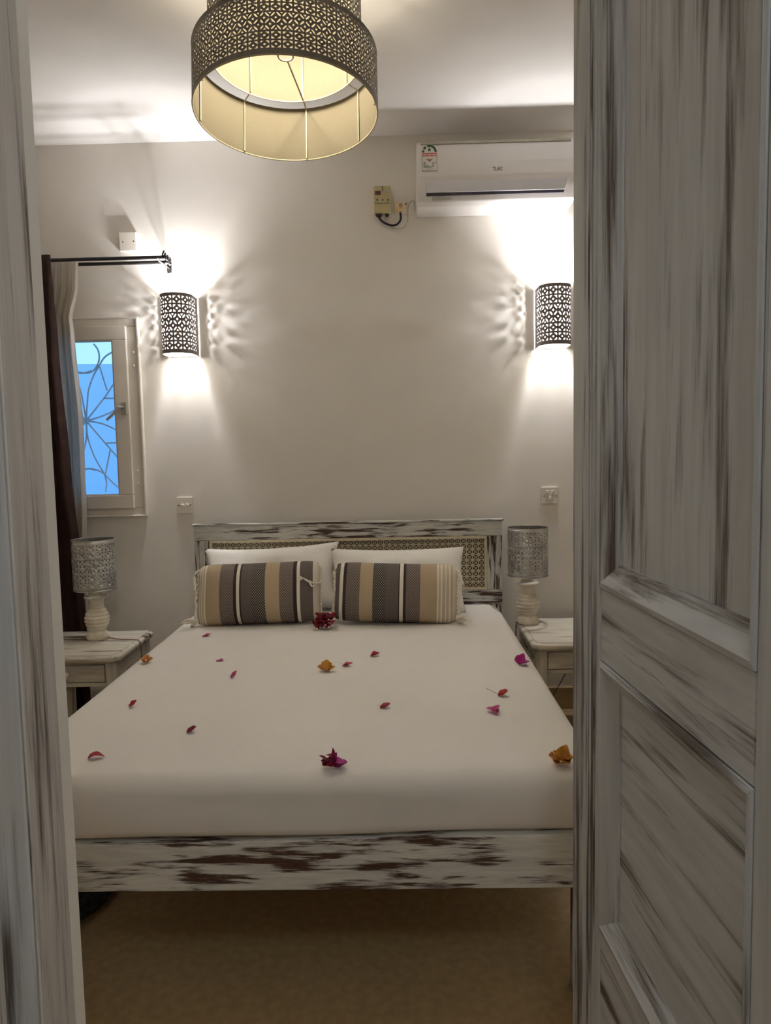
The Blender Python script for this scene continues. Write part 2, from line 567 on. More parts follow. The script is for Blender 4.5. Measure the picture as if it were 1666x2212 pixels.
# ------------------------------------------------------------------ room shell
XL, XR, YB, YF, ZC = -2.35, 1.75, 3.80, 0.75, 2.915
T = 0.15
YW = 0.50                                             # hall side of the door wall
struct(G().box(XL - T, XR + T, -2.6, YB + T, -0.12, 0.0).obj('floor', M['cement']), 'tan polished cement floor')
struct(G().box(XL - T, XR + T, -2.6, YB + T, ZC, ZC + 0.12).obj('ceiling', M['ceiling']), 'plain white plastered ceiling')
WX0, WX1, WZ0, WZ1 = -1.90, -1.34, 1.09, 2.03         # window opening
g = G()
g.box(XL - T, WX0, YB, YB + T, 0, ZC)
g.box(WX1, XR + T, YB, YB + T, 0, ZC)
g.box(WX0, WX1, YB, YB + T, 0, WZ0)
g.box(WX0, WX1, YB, YB + T, WZ1, ZC)
struct(g.obj('wall_back', M['plaster']), 'off-white plastered wall behind the bed')
struct(G().box(XL - T, XL, YW, YB, 0, ZC).obj('wall_left', M['plaster']))
struct(G().box(XR, XR + T, YW, YB, 0, ZC).obj('wall_right', M['plaster']))
DX0, DX1, DZ = -0.35, 0.43, 2.40                      # doorway
g = G()
g.box(XL, DX0, 0.656, YF, 0, ZC, 0.004, 1)
g.box(XL, -0.401, YW, 0.6565, 0, ZC)
g.box(DX1, XR, YW, YF, 0, ZC, 0.004, 1)
g.box(DX0 - .001, DX1 + .001, YW, YF, DZ, ZC)
struct(g.obj('wall_front', M['plaster']), 'plastered wall around the doorway')
# the hall the photograph is taken from
g = G()
g.box(-1.35, -1.25, -2.5, YW, 0, ZC)
struct(g.obj('wall_hall_left', M['plaster']))
struct(G().box(1.35, 1.45, -2.5, YW, 0, ZC).obj('wall_hall_right', M['plaster']))
struct(G().box(-1.35, 1.45, -2.6, -2.5, 0, ZC).obj('wall_hall_back', M['plaster']))
struct(G().box(-1.6, XR, YB - 0.012, YB, 0, 0.118, 0.003, 1).obj('baseboard_back', M['cement']), 'low cement skirting along the back wall')

# courtyard outside the window
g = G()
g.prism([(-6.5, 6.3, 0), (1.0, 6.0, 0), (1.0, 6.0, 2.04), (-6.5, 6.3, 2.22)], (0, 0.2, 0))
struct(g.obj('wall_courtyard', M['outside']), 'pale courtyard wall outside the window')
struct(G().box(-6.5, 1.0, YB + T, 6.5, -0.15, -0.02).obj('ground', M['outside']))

# door jamb on the left: whitewashed timber with a rebate and a latch plate
t = struct(bpy.data.objects.new('trim_1', None), 'greywashed timber door jamb on the left of the doorway')
COL.objects.link(t)
g = G()
g.prism([(-0.4005, 0.653, 0), (-0.347, 0.653, 0), (-0.347, 0.719, 0), (-0.3498, 0.719, 0), (-0.3498, 0.6555, 0), (-0.4005, 0.6555, 0)], (0, 0, DZ), 0.0012, 1)
g.obj('door_stop', M['jamb_z'], t)
G().box(-0.4005, -0.3485, 0.648, 0.6524, 0, DZ, 0.0015, 1).obj('stop_hall_tint', M['door_z'], t)  # added strip: cool hall light on the stop's front, put into greyer paint
g = G()
g.box(-0.4005, -0.377, 0.50, 0.6475, 0, DZ, 0.002, 1)
g.obj('jamb_board', M['jamb_z'], t)
g = G()
g.box(-0.3772, -0.3735, 0.60, 0.646, 1.02, 1.16, 0.001, 1)
g.obj('strike_plate', M['brass'], t)

# ------------------------------------------------------------------ door leaf, open into the room on the right
DOOR_W, DOOR_H, DT = 0.76, 2.36, 0.042
o0 = Vector((0.3155, 1.35, 0.0))                       # free edge, at the floor
dv = Vector((0.066, -1.0, 0)).normalized()            # towards the hinge
dn = Vector((-1.0, -0.066, 0)).normalized()           # towards the bed side / camera
door = thing('door_1', 'grey-white washed timber panel door standing open on the right', 'door', o0)
struct(door)
# local door frame: +Y runs from the hinge to the free edge, -X is the seen face
door.rotation_euler = (0, 0, math.atan2(0.066, 1.0))


def dbox(name, s0, s1, z0, z1, d0, d1, mat, bev=0.003):
    """s: distance from the free edge, d: depth behind the seen face"""
    return G().box(d0, d1, -s1, -s0, z0, z1, bev, 1).obj(name, mat, door)


S1 = 0.088                                             # far stile
ST = 0.155
HI = 0.615                                             # near stile starts
dbox('stile', 0.0, 0.150, 0, DOOR_H, 0, DT, M['door_z'])
dbox('stile', HI, DOOR_W, 0, DOOR_H, 0, DT, M['door_z'])
rails = [(0.0, 0.555), (1.016, 1.140), (2.18, DOOR_H)]
for z0, z1 in rails:
    dbox('rail', 0.150, HI, z0, z1, 0.0012, DT - 0.001, M['door_y'])
REC = 0.016
PW = 0.052                                             # width of the sloping mouldings
for k, (z0, z1) in enumerate([(0.555, 1.016), (1.140, 2.18)]):
    dbox('panel', 0.150, HI, z0, z1, REC, REC + 0.012, M['door_z'] if k else M['door_y'], 0)
    a0, a1, b0, b1 = 0.150, HI, z0, z1
    i0, i1, j0, j1 = a0 + PW, a1 - PW * 0.6, b0 + 0.043, b1 - 0.034
    # far side, near side, bottom, top mouldings: raised at the frame, falling to the panel
    for nm, q, mt in (('moulding', [(a0, b0), (a0, b1), (i0, j1), (i0, j0)], M['door_z']),
                      ('moulding', [(a1, b1), (a1, b0), (i1, j0), (i1, j1)], M['door_z']),
                      ('moulding', [(a1, b0), (a0, b0), (i0, j0), (i1, j0)], M['door_y']),
                      ('moulding', [(a0, b1), (a1, b1), (i1, j1), (i0, j1)], M['door_y'])):
        g = G()
        (s0, z_0), (s1, z_1), (s2, z_2), (s3, z_3) = q
        skirt = [Vector((0.010, -s0, z_0)), Vector((0.010, -s1, z_1))]
        out = [Vector((-0.002, -s0, z_0)), Vector((-0.002, -s1, z_1))]
        mid = [Vector((-0.004, -(s0 * .8 + s3 * .2), z_0 * .8 + z_3 * .2)), Vector((-0.004, -(s1 * .8 + s2 * .2), z_1 * .8 + z_2 * .2))]
        low = [Vector((0.013, -s3, z_3)), Vector((0.013, -s2, z_2))]
        end = [Vector((REC, -s3, z_3)), Vector((REC, -s2, z_2))]
        vs = [out[0], out[1], mid[1], mid[0], low[1], low[0], end[1], end[0], skirt[0], skirt[1]]
        g.vf(vs, [(8, 9, 1, 0), (0, 1, 2, 3), (3, 2, 4, 5), (5, 4, 6, 7)])
        g.obj(nm, mt, door, recalc=False)
# shallow beads worked on the edge of the free stile
for s in (0.088, 0.100, 0.121):
    g = G()
    g.box(-0.0025, 0.002, -s - 0.005, -s, 0.0, DOOR_H, 0.0015, 1)
    g.obj('bead', M['door_z'], door)

# ------------------------------------------------------------------ perforated sheets (shared by all the pierced shades)
def ellipse(cx, cy, ang, a, b, n=8):
    return [(cx + a * math.cos(q) * math.cos(ang) - b * math.sin(q) * math.sin(ang),
             cy + a * math.cos(q) * math.sin(ang) + b * math.sin(q) * math.cos(ang)) for q in [2 * PI * k / n for k in range(n)]]


def inside(p, poly):
    c = False
    n = len(poly)
    for i in range(n):
        (x1, y1), (x2, y2) = poly[i], poly[(i + 1) % n]
        if (y1 > p[1]) != (y2 > p[1]) and p[0] < (x2 - x1) * (p[1] - y1) / (y2 - y1) + x1:
            c = not c
    return c


def tile_mesh(h, holes, left=(), right=()):
    top = [(1 - k / 4, h) for k in range(5)]
    bot = [(k / 4, 0.0) for k in range(5)]
    bd = bot + [(1.0, y) for y in sorted(right)] + top + [(0.0, y) for y in sorted(left, reverse=True)]
    vs = list(bd)
    es = [(i, (i + 1) % len(bd)) for i in range(len(bd))]
    for q in holes:
        b = len(vs)
        vs += q
        es += [(b + i, b + (i + 1) % len(q)) for i in range(len(q))]
    r = delaunay_2d_cdt([Vector(v) for v in vs], es, [], 0, 1e-5)
    V, F = r[0], r[2]
    out = []
    for f in F:
        c = (sum(V[i].x for i in f) / len(f), sum(V[i].y for i in f) / len(f))
        if not any(inside(c, q) for q in holes):
            out.append(tuple(f))
    return [(v.x, v.y) for v in V], out


LB = 2.16


def tri(cx, cy, sx, sy):
    return [(cx, cy), (cx + sx, cy), (cx, cy + sy)]


def tiles(k):
    """the two pierced motifs, k scales the holes"""
    def sh(q):
        if any(x == 0 for x, y in q):
            cx = 0.0
        elif any(x == 1 for x, y in q):
            cx = 1.0
        else:
            cx = sum(x for x, y in q) / len(q)
        cy = sum(y for x, y in q) / len(q)
        return [(cx + (x - cx) * k, cy + (y - cy) * k) for x, y in q]
    ha = [tri(.10, .10, .32, .32), tri(.90, .10, -.32, .32), tri(.10, .90, .32, -.32), tri(.90, .90, -.32, -.32), ellipse(.5, .5, .2, .12, .12, 6)]
    an = math.atan2(.72, .5)
    hb = [ellipse(.25, .36, an, .30, .085), ellipse(.75, .36, PI - an, .30, .085), ellipse(.25, 1.08, PI - an, .30, .085), ellipse(.75, 1.08, an, .30, .085),
          ellipse(.25, 1.80, an, .30, .085), ellipse(.75, 1.80, PI - an, .30, .085),
          [(.5, 1.44 - .15), (.62, 1.44), (.5, 1.44 + .15), (.38, 1.44)],
          [(.36, .10), (.64, .10), (.5, .32)],
          [(0, .57), (.12, .72), (0, .87)], [(1, .57), (1, .87), (.88, .72)],
          [(0, 2.06), (0, 1.84), (.14, 2.06)], [(1, 2.06), (.86, 2.06), (1, 1.84)]]
    ha, hb = [sh(q) for q in ha], [sh(q) for q in hb]
    lf = [y for q in hb for x, y in q if x == 0.0]
    return {'A': tile_mesh(1.0, ha), 'B': tile_mesh(LB, hb, lf, lf)}


TILES, TILES_P, TILES_S, TILES_L = tiles(0.92), tiles(1.04), tiles(0.80), tiles(0.70)


def pierced(g, cols, fn, m0, m1, height, rows='AABAA', tl=None, solid=()):
    """fn(s, z): s in tiles 0..cols, z in metres; margins m0 below and m1 above"""
    units = sum(LB if r == 'B' else 1.0 for r in rows)
    k = (height - m0 - m1) / units
    def strip(z0, z1):
        for c in range(cols):
            for q in range(4):
                a, b = c + q / 4, c + (q + 1) / 4
                g.vf([fn(a, z0), fn(b, z0), fn(b, z1), fn(a, z1)], [(0, 1, 2, 3)])
    strip(0, m0)
    z = m0
    for r in rows:
        V, Fc = (tl or TILES)[r]
        for c in range(cols):
            if c in solid:
                for q in range(4):
                    a, b = c + q / 4, c + (q + 1) / 4
                    zz = z + k * (LB if r == 'B' else 1.0)
                    g.vf([fn(a, z), fn(b, z), fn(b, zz), fn(a, zz)], [(0, 1, 2, 3)])
                continue
            g.vf([fn(c + x, z + y * k) for x, y in V], Fc)
        z += k * (LB if r == 'B' else 1.0)
    strip(z, height)


def ring(c, r, z, n=48):
    return [Vector((c[0] + r * math.cos(2 * PI * k / n), c[1] + r * math.sin(2 * PI * k / n), c[2] + z)) for k in range(n)]


# ------------------------------------------------------------------ pendant lamp: two pierced drums
PC = Vector((-0.313, 2.28, 2.368))                     # centre of the lower rim
pend = thing('pendant_lamp', 'large two-tier pierced grey drum pendant lamp with cream lining, lit, hanging from the ceiling', 'lamp', PC,
             rot=Euler((-0.122, 0, 0)))
R1, H1, R2, H2 = 0.271, 0.172, 0.226, 0.19
GAP = 0.0


def drum(name, r, z0, h, cols):
    g = G()
    pierced(g, cols, lambda s, z: Vector((r * math.cos(2 * PI * s / cols), r * math.sin(2 * PI * s / cols), z0 + z)), 0.014, 0.010, h, tl=TILES_P)
    o = g.obj(name, M['leather'], pend, weld=1e-5)
    m = o.modifiers.new('thick', 'SOLIDIFY')
    m.thickness = 0.0012
    m.offset = 0
    li = G()
    rr = r - 0.0035
    li.grid(lambda u, v: Vector((rr * math.cos(2 * PI * u), rr * math.sin(2 * PI * u), z0 + 0.001 + v * (h - 0.002))), 72, 2, True)
    l = li.obj('lining', M['lining'], pend, smooth=180)
    for zz in (z0, z0 + h):
        G().tube(ring((0, 0, 0), r - 0.001, zz, 64), 0.0026, 6, True).obj('rim_wire', M['wire'] if zz == z0 else M['wire_dark'], pend, smooth=60)
    return o


drum('lower_drum', R1, 0.0, H1, 56)
drum('upper_drum', R2, H1 + GAP, H2, 46)
for k in range(8):
    a = math.radians(90 - 6) + 2 * PI * k / 8
    ca, sa = math.cos(a), math.sin(a)
    r1, r2 = R1 - 0.007, R2 - 0.007
    G().tube([(r1 * ca, r1 * sa, 0.002), (r1 * ca, r1 * sa, H1 - 0.004), (r2 * ca, r2 * sa, H1 + 0.003), (r2 * ca, r2 * sa, H1 + H2 - 0.003)],
             0.0026, 6).obj('frame_wire', M['wire'], pend, smooth=60)
G().tube(ring((0, 0, 0), 0.022, H1 + 0.002, 24), 0.003, 6, True).obj('spider_ring', M['wire_dark'], pend, smooth=60)
for k in range(3):
    a = math.radians(90 - 6) + 2 * PI * k / 3
    G().tube([(0.022 * math.cos(a), 0.022 * math.sin(a), H1 + 0.002), (R2 * math.cos(a), R2 * math.sin(a), H1 + 0.002)], 0.0028, 6).obj('spoke', M['wire_dark'], pend, smooth=60)
for k in range(3):
    a = math.radians(40) + 2 * PI * k / 3
    G().tube([(0.0, 0.0, H1 + H2 - 0.002), (R2 * math.cos(a), R2 * math.sin(a), H1 + H2 - 0.002)], 0.0028, 6).obj('spoke', M['wire_dark'], pend, smooth=60)
zt = (ZC - PC.z) / math.cos(0.122)
G().lathe([(0.018, H1 + 0.104), (0.018, H1 + H2), (0.006, H1 + H2 + 0.004), (0.006, zt - 0.02)], (0, 0, 0), 16).obj('stem', M['wire_dark'], pend, smooth=40)
G().lathe([(0.05, zt - 0.022), (0.05, zt - 0.008), (0.03, zt - 0.0065)], (0, 0, 0), 24).obj('ceiling_cup', M['wire_dark'], pend, smooth=40)
G().sphere((0, 0, H1 + 0.062), 0.027, sz=1.25).obj('bulb', M['bulb_warm'], pend, smooth=180)


def lamp(name, energy, col, loc, parent, size=0.03):
    ld = bpy.data.lights.new(name, 'POINT')
    ld.energy = energy
    ld.color = col
    ld.shadow_soft_size = size
    lo = bpy.data.objects.new(name, ld)
    COL.objects.link(lo)
    lo.location = loc
    if parent:
        lo.parent = parent
    return lo


lamp('pendant_light', P_PENDANT, C_PENDANT, (0, 0, H1 + 0.062), pend, 0.036)
# added unseen fill behind the camera, for light coming in from the hall
lamp('hall_fill', P_HALL, C_HALL, (0.2, -0.5, 2.65), None, 0.2)

# ------------------------------------------------------------------ wall sconces
def sconce(xc, side, label):
    zb, h = 1.862, 0.284
    t = thing('wall_sconce', label, 'lamp', (xc, YB, zb), 'pair of pierced wall sconces')
    r, st, y0 = 0.077, 0.095, 0.005
    total = 2 * st + PI * r
    cols = 10
    def path(s):
        d = s / cols * total
        if d < st:
            return Vector((-r, -(y0 + d), 0))
        if d > st + PI * r:
            return Vector((r, -(y0 + total - d), 0))
        a = (d - st) / r
        return Vector((-r * math.cos(a), -(y0 + st) - r * math.sin(a), 0))
    g = G()
    pierced(g, cols, lambda s, z: path(s) + Vector((0, 0, z)), 0.013, 0.010, h, tl=TILES_S, solid=(0, cols - 1))
    o = g.obj('shade', M['sconce'], t, weld=1e-5)
    o.data.materials.append(M['sconce_in'])
    m = o.modifiers.new('thick', 'SOLIDIFY')
    m.thickness = 0.0016
    m.offset = -1
    m.material_offset = 1
    m.use_rim = True
    for z in (0.0, h):
        G().tube([path(s * cols / 30) + Vector((0, 0, z)) for s in range(31)], 0.0022, 6, True).obj('rim_wire', M['sconce'], t, smooth=60)
    G().box(-r + .003, r - .003, -0.0045, -0.001, 0.0, h, 0.001, 1).obj('back_plate', M['sconce_in'], t)
    G().lathe([(0.014, 0.085), (0.017, 0.09), (0.017, 0.15), (0.014, 0.155)], (0, -0.10, 0), 18).obj('bulb_holder', M['sconce_in'], t, smooth=40)
    G().tube([(0, -0.018, 0.09), (0, -0.06, 0.088), (0, -0.10, 0.09)], 0.006, 8).obj('arm', M['sconce_in'], t, smooth=60)
    G().sphere((0, -0.10, 0.195), 0.0215, sz=1.25).obj('bulb', M['bulb_cool'], t, smooth=180)
    lamp('sconce_light', P_SCONCE, C_SCONCE, (0, -0.10, 0.195), t, 0.030)
    return t


# ------------------------------------------------------------------ bed
bed = thing('bed', 'wide whitewashed wooden bed with a cane-panelled headboard against the back wall', 'bed', (-0.265, 2.7, 0))
bo = bed.location.copy()


def bbox(name, x0, x1, y0, y1, z0, z1, mat, bev=0.004):
    return G(bo).box(x0, x1, y0, y1, z0, z1, bev, 2).obj(name, mat, bed)


HX0, HX1, HZ0, HZ1, HY = -1.041, 0.511, 0.582, 1.005, 3.735
hb = bbox('headboard', HX0, HX1, 3.700, HY, 0.930, HZ1, M['bed_x'])
hb['label'] = 'headboard top rail with worn brown patches'
bbox('headboard_rail', HX0, HX1, 3.700, HY, HZ0, 0.656, M['bed_x'])
bbox('headboard_stile', HX0, -0.966, 3.701, HY, 0.656, 0.930, M['bed_z'])
bbox('headboard_stile', 0.436, HX1, 3.701, HY, 0.656, 0.930, M['bed_z'])
bbox('headboard_cap', HX0 - 0.008, HX1 + 0.008, 3.694, HY, HZ1, HZ1 + 0.010, M['bed_x'], 0.003)
for (x0, x1, z0, z1) in ((-0.966, 0.436, 0.916, 0.930), (-0.966, 0.436, 0.656, 0.668), (-0.966, -0.950, 0.668, 0.916), (0.422, 0.436, 0.668, 0.916)):
    bbox('bead', x0, x1, 3.697, 3.725, z0, z1, M['cane'], 0.003)
G(bo).box(-0.966, 0.436, 3.7285, 3.7325, 0.656, 0.930).obj('cane_shade_board', M['cane_shade'], bed)  # added dark sheet in place of the shaded wall behind the cane
# woven cane: uprights, crosswise strands and both diagonals, each a real strip
g = G(bo)
cx0, cx1, cz0, cz1 = -0.952, 0.424, 0.666, 0.918
nx, nz_ = 46, 9
px_, pz_ = (cx1 - cx0) / nx, (cz1 - cz0) / nz_
yc = 3.715


def strip(p, q, w, y):
    p, q = Vector((p[0], y, p[1])), Vector((q[0], y, q[1]))
    d = (q - p).normalized()
    n = Vector((-d.z, 0, d.x)) * w
    e = Vector((0, 0.0014, 0))
    g.vf([p - n, q - n, q + n, p + n, p - n + e, q - n + e, q + n + e, p + n + e], [(0, 1, 2, 3), (7, 6, 5, 4), (0, 4, 5, 1), (3, 2, 6, 7)])


for i in range(nx + 1):
    strip((cx0 + i * px_, cz0), (cx0 + i * px_, cz1), 0.0025, yc)
for j in range(nz_ + 1):
    strip((cx0, cz0 + j * pz_), (cx1, cz0 + j * pz_), 0.0025, yc + 0.0016)
for i in range(-nz_, nx):
    a, b = max(0, -i), min(nz_, nx - i)
    if b > a:
        strip((cx0 + (i + a) * px_, cz0 + a * pz_), (cx0 + (i + b) * px_, cz0 + b * pz_), 0.0019, yc - 0.0016)
        strip((cx0 + (i + a) * px_, cz1 - a * pz_), (cx0 + (i + b) * px_, cz1 - b * pz_), 0.0019, yc - 0.0032)
o = g.obj('cane_weave', M['cane'], bed, recalc=False)
o['kind'] = 'stuff'
# footboard, side rails, legs
g = G(bo)
FX0, FX1 = -1.045, 0.515
FZ0 = 0.315
g.prism([(FX0, 1.700, FZ0), (FX1, 1.700, FZ0 - 0.001), (FX1, 1.700, 0.451), (FX0, 1.700, 0.432)], (0, 0.034, 0), 0.004)
fb = g.obj('footboard', M['bed_x'], bed)
for x in (FX0 + 0.012, FX1 - 0.05):
    bbox('side_rail', x, x + 0.038, 1.736, 3.70, 0.325, 0.440, M['bed_y'])
for x0 in (-0.985, 0.414):
    bbox('leg', x0, x0 + 0.062, 1.737, 1.80, 0, 0.32, M['bed_z'])
for x0 in (-1.035, 0.435):
    bbox('leg', x0, x0 + 0.07, 3.702, HY, 0, HZ0, M['bed_z'])
for k in range(11):
    y = 1.83 + k * 0.18
    bbox('slat', FX0 + 0.05, FX1 - 0.05, y, y + 0.075, 0.375, 0.393, M['bed_x'], 0)

# mattress in a fitted sheet: rounded box with a soft, slightly sagging skin
MX0, MX1, MY0, MY1, MZ0, MZ1 = -1.030, 0.490, 1.697, 3.672, 0.452, 0.600
g = G((-0.27, 2.7, MZ0))
nxm, nym = 60, 76
prof_r = 0.055


def skin(u, v):
    """top and sides unrolled: u across, v along; beyond 1 the sheet turns down"""
    return None


verts, faces, idx = [], [], {}
# rings from the lower edge upward to the top, then the top grid
def outline(inset, z, n_per=40):
    pts = []
    r = max(0.012, 0.085 - inset)
    x0, x1, y0, y1 = MX0 + inset, MX1 - inset, MY0 + inset, MY1 - inset
    segs = [((x0 + r, y0), (x1 - r, y0)), ((x1, y0 + r), (x1, y1 - r)), ((x1 - r, y1), (x0 + r, y1)), ((x0, y1 - r), (x0, y0 + r))]
    cent = [(x1 - r, y0 + r, -PI / 2), (x1 - r, y1 - r, 0), (x0 + r, y1 - r, PI / 2), (x0 + r, y0 + r, PI)]
    for k in range(4):
        (ax, ay), (bx, by) = segs[k]
        for i in range(n_per):
            f = i / n_per
            pts.append((ax + (bx - ax) * f, ay + (by - ay) * f))
        cx_, cy_, a0 = cent[k]
        for i in range(8):
            a = a0 + (PI / 2) * i / 8
            pts.append((cx_ + r * math.cos(a), cy_ + r * math.sin(a)))
    return [Vector((x, y, z)) for x, y in pts]


prof = [(0.050, 0.405), (0.045, 0.440), (0.012, 0.452), (0.004, 0.458), (0.0, 0.475), (0.0, 0.515), (0.001, 0.540)]
for k in range(1, 9):
    a = PI / 2 * k / 8
    prof.append((0.001 + 0.055 * (1 - math.cos(a)), 0.545 + 0.053 * math.sin(a)))
prof += [(0.10, 0.5995), (0.20, 0.600), (0.35, 0.601), (0.52, 0.601), (0.66, 0.601), (0.74, 0.601)]
rings = []
for k, (ins, z) in enumerate(prof):
    pts = outline(ins, z)
    out = []
    for p in pts:
        if 1 < k < 7:
            front = max(0.0, 1 - (p.y - MY0) / 0.05)
            sag = 0.006 * math.sin(p.x * 4.2 + 0.8) + 0.004 * math.sin(p.x * 9.1)
            if k < 5:
                p.z += front * (0.5 - k * 0.1) * sag * 2 + (0.010 * (p.x + 0.27) + 0.0) * front
            p.y -= 0.004 * front * math.sin(p.x * 5 + k)
        p.z += 0.0012 * noise.noise(p * 3.1) * (k > 6)
        out.append(p)
    rings.append(out)
nn = len(rings[0])
vs = [p for rg in rings for p in rg]
fs = []
for k in range(len(rings) - 1):
    for i in range(nn):
        j = (i + 1) % nn
        fs.append((k * nn + i, k * nn + j, (k + 1) * nn + j, (k + 1) * nn + i))
fs.append(tuple(range((len(rings) - 1) * nn, len(rings) * nn)))
fs.append(tuple(range(nn))[::-1])
g.vf(vs, fs)
mat_o = g.obj('mattress', M['sheet'], smooth=60)
tag(mat_o, 'thick mattress in a smooth white fitted sheet on the bed frame', 'mattress')

# ------------------------------------------------------------------ pillows and cushions
def pillow_mesh(g, w, h, th, nx=36, ny=24, pinch=0.05, seed=0, wr=0.006, corner=0.0, pw=0.55):
    """corner > 0 rounds the outline's corners"""
    def f(u, v, s):
        a, b = u * 2 - 1, v * 2 - 1
        x = a * w / 2 * (1 - pinch * (1 - b * b) * abs(a) ** 2) * (1 - corner * abs(b) ** 6)
        z = b * h / 2 * (1 - pinch * 1.3 * (1 - a * a) * abs(b) ** 2) * (1 - corner * 1.6 * abs(a) ** 8)
        t = max(0, (1 - abs(a) ** 2.6)) ** pw * max(0, (1 - abs(b) ** 2.6)) ** pw
        p = Vector((x, 0, z))
        n = noise.noise(Vector((x * 9 + seed, z * 9, s * 3))) + 0.5 * noise.noise(Vector((x * 21 + seed, z * 15, s * 7)))
        y = s * (th / 2 * t + wr * n * min(1, t * 1.5))
        return Vector((x, y, z + h / 2))
    g.grid(lambda u, v: f(u, v, -1), nx, ny)
    g.grid(lambda u, v: f(u, v, 1), nx, ny)


ZT = 0.6018                                            # top of the sheet


def settle(o, z=ZT, only=None):
    """lower or raise a thing so that its lowest point rests on the sheet"""
    bpy.context.view_layer.update()
    lo = min((c.matrix_world @ v.co).z for c in (only or ([o] if o.type == 'MESH' else o.children)) for v in c.data.vertices)
    o.location.z += z - lo


def pillow(label, loc, w, h, th, lean, roll, yaw, seed, pinch=0.07):
    g = G()
    pillow_mesh(g, w, h, th, seed=seed, wr=0.014, pinch=pinch)
    o = g.obj('pillow', M['pillowcase'], smooth=180, weld=1e-4)
    o.location = loc
    o.rotation_euler = Euler((lean, roll, yaw), 'YXZ')
    tag(o, label, 'pillow', 'white pillows against the headboard')
    settle(o, 0.594)
    return o


pillow('plain white pillow behind the left striped cushion, its right corner sticking up', (-0.625, 3.50, 0.602), 0.67, 0.335, 0.17, -0.42, -0.035, 0.02, 3, 0.09)
pillow('plain white pillow behind the right striped cushion', (-0.018, 3.44, 0.602), 0.645, 0.33, 0.17, -0.42, 0.0, -0.02, 11, 0.06)


def tassel(g, p0, d0, ln, droop, seed):
    random.seed(seed)
    pts = []
    p = Vector(p0)
    d = Vector(d0).normalized()
    for k in range(6):
        pts.append(p.copy())
        p = p + d * ln / 5
        d = (d + Vector((random.uniform(-.25, .25), random.uniform(-.2, .2), -droop))).normalized()
    r = [0.0036, 0.0046, 0.0044, 0.0046, 0.0062, 0.0048]
    g.tube(pts, r, 6)
    for k in range(4):
        q = pts[-1]
        e = (pts[-1] - pts[-2]).normalized() + Vector((random.uniform(-.6, .6), random.uniform(-.5, .5), random.uniform(-.5, .3)))
        g.tube([q, q + e * 0.008, q + e * 0.016 + Vector((0, 0, -.003))], [0.0016, 0.0013, 0.0006], 4)


def cushion(label, loc, w, h, th, lean, roll, yaw, mat, seed, over, flip):
    o = thing('cushion', label, 'cushion', loc, 'striped cushions in front of the pillows')
    o.rotation_euler = Euler((lean, roll, yaw), 'YXZ')
    g = G()
    pillow_mesh(g, w, h, th, nx=44, ny=26, pinch=0.02, seed=seed, wr=0.005, pw=0.55, corner=0.05)
    cov = g.obj('cover', mat, o, smooth=180, weld=1e-4)
    settle(o, 0.602, [cov])
    for s in (-1, 1):
        n = 13
        for k in range(n):
            v = (k + 0.5) / n
            b = v * 2 - 1
            x = s * w / 2 * (1 - 0.035 * (1 - b * b))
            g = G()
            dr = 0.75 if v > 0.12 else 0.28
            inner = s * (-1 if flip else 1) > 0
            tassel(g, (x - s * 0.008, 0, 0.012 + v * (h - 0.03)), (s * (0.5 if inner else 0.8), 0.1 if inner else -0.15, -0.4), (0.024 if inner else 0.048) + 0.014 * random.random(), dr, seed * 50 + k + (100 if s > 0 else 0))
            g.obj('tassel', M['fringe'], o, smooth=60)
    # heaped fringe at the lower corners
    for s in (-1, 1):
        for k in range(4):
            g = G()
            tassel(g, (s * (w / 2 - 0.01), -0.01 - k * 0.004, 0.014 + 0.004 * k), (s * 1.0, -0.6 - 0.3 * k, 0.05), 0.06, 0.03, seed * 91 + k + (7 if s > 0 else 0))
            g.obj('tassel', M['fringe'], o, smooth=60)
    if over:
        g = G()
        pts = [(w / 2, -0.012, 0.19), (w / 2 - 0.006, -0.03, 0.168), (w / 2 - 0.03, -0.055, 0.163), (w / 2 - 0.055, -0.074, 0.172), (w / 2 - 0.075, -0.080, 0.185)]
        g.tube(pts, [0.003, 0.004, 0.0042, 0.005, 0.003], 6)
        for k in range(6):
            e = Vector((-0.028, -0.004, (k - 2.5) * 0.008))
            q = Vector(pts[-1])
            g.tube([q, q + e * .5, q + e], [0.0016, 0.0013, 0.0007], 4)
        g.tube([(w / 2 - 0.05, -0.072, 0.17), (w / 2 - 0.04, -0.07, 0.15), (w / 2 - 0.02, -0.055, 0.145)], [0.004, 0.004, 0.002], 6)
        g.obj('tassel', M['fringe'], o, smooth=60)
    return o


cushion('striped fringed cushion on the left with a loose tassel across its front', (-0.637, 3.245, 0.606), 0.565, 0.283, 0.19, -0.36, -0.02, 0.03, M['cushion_left'], 2, True, False)
cushion('striped fringed cushion on the right, thin cream stripes at its right end', (-0.030, 3.22, 0.606), 0.555, 0.270, 0.19, -0.36, 0.035, -0.03, M['cushion_right'], 5, False, True)

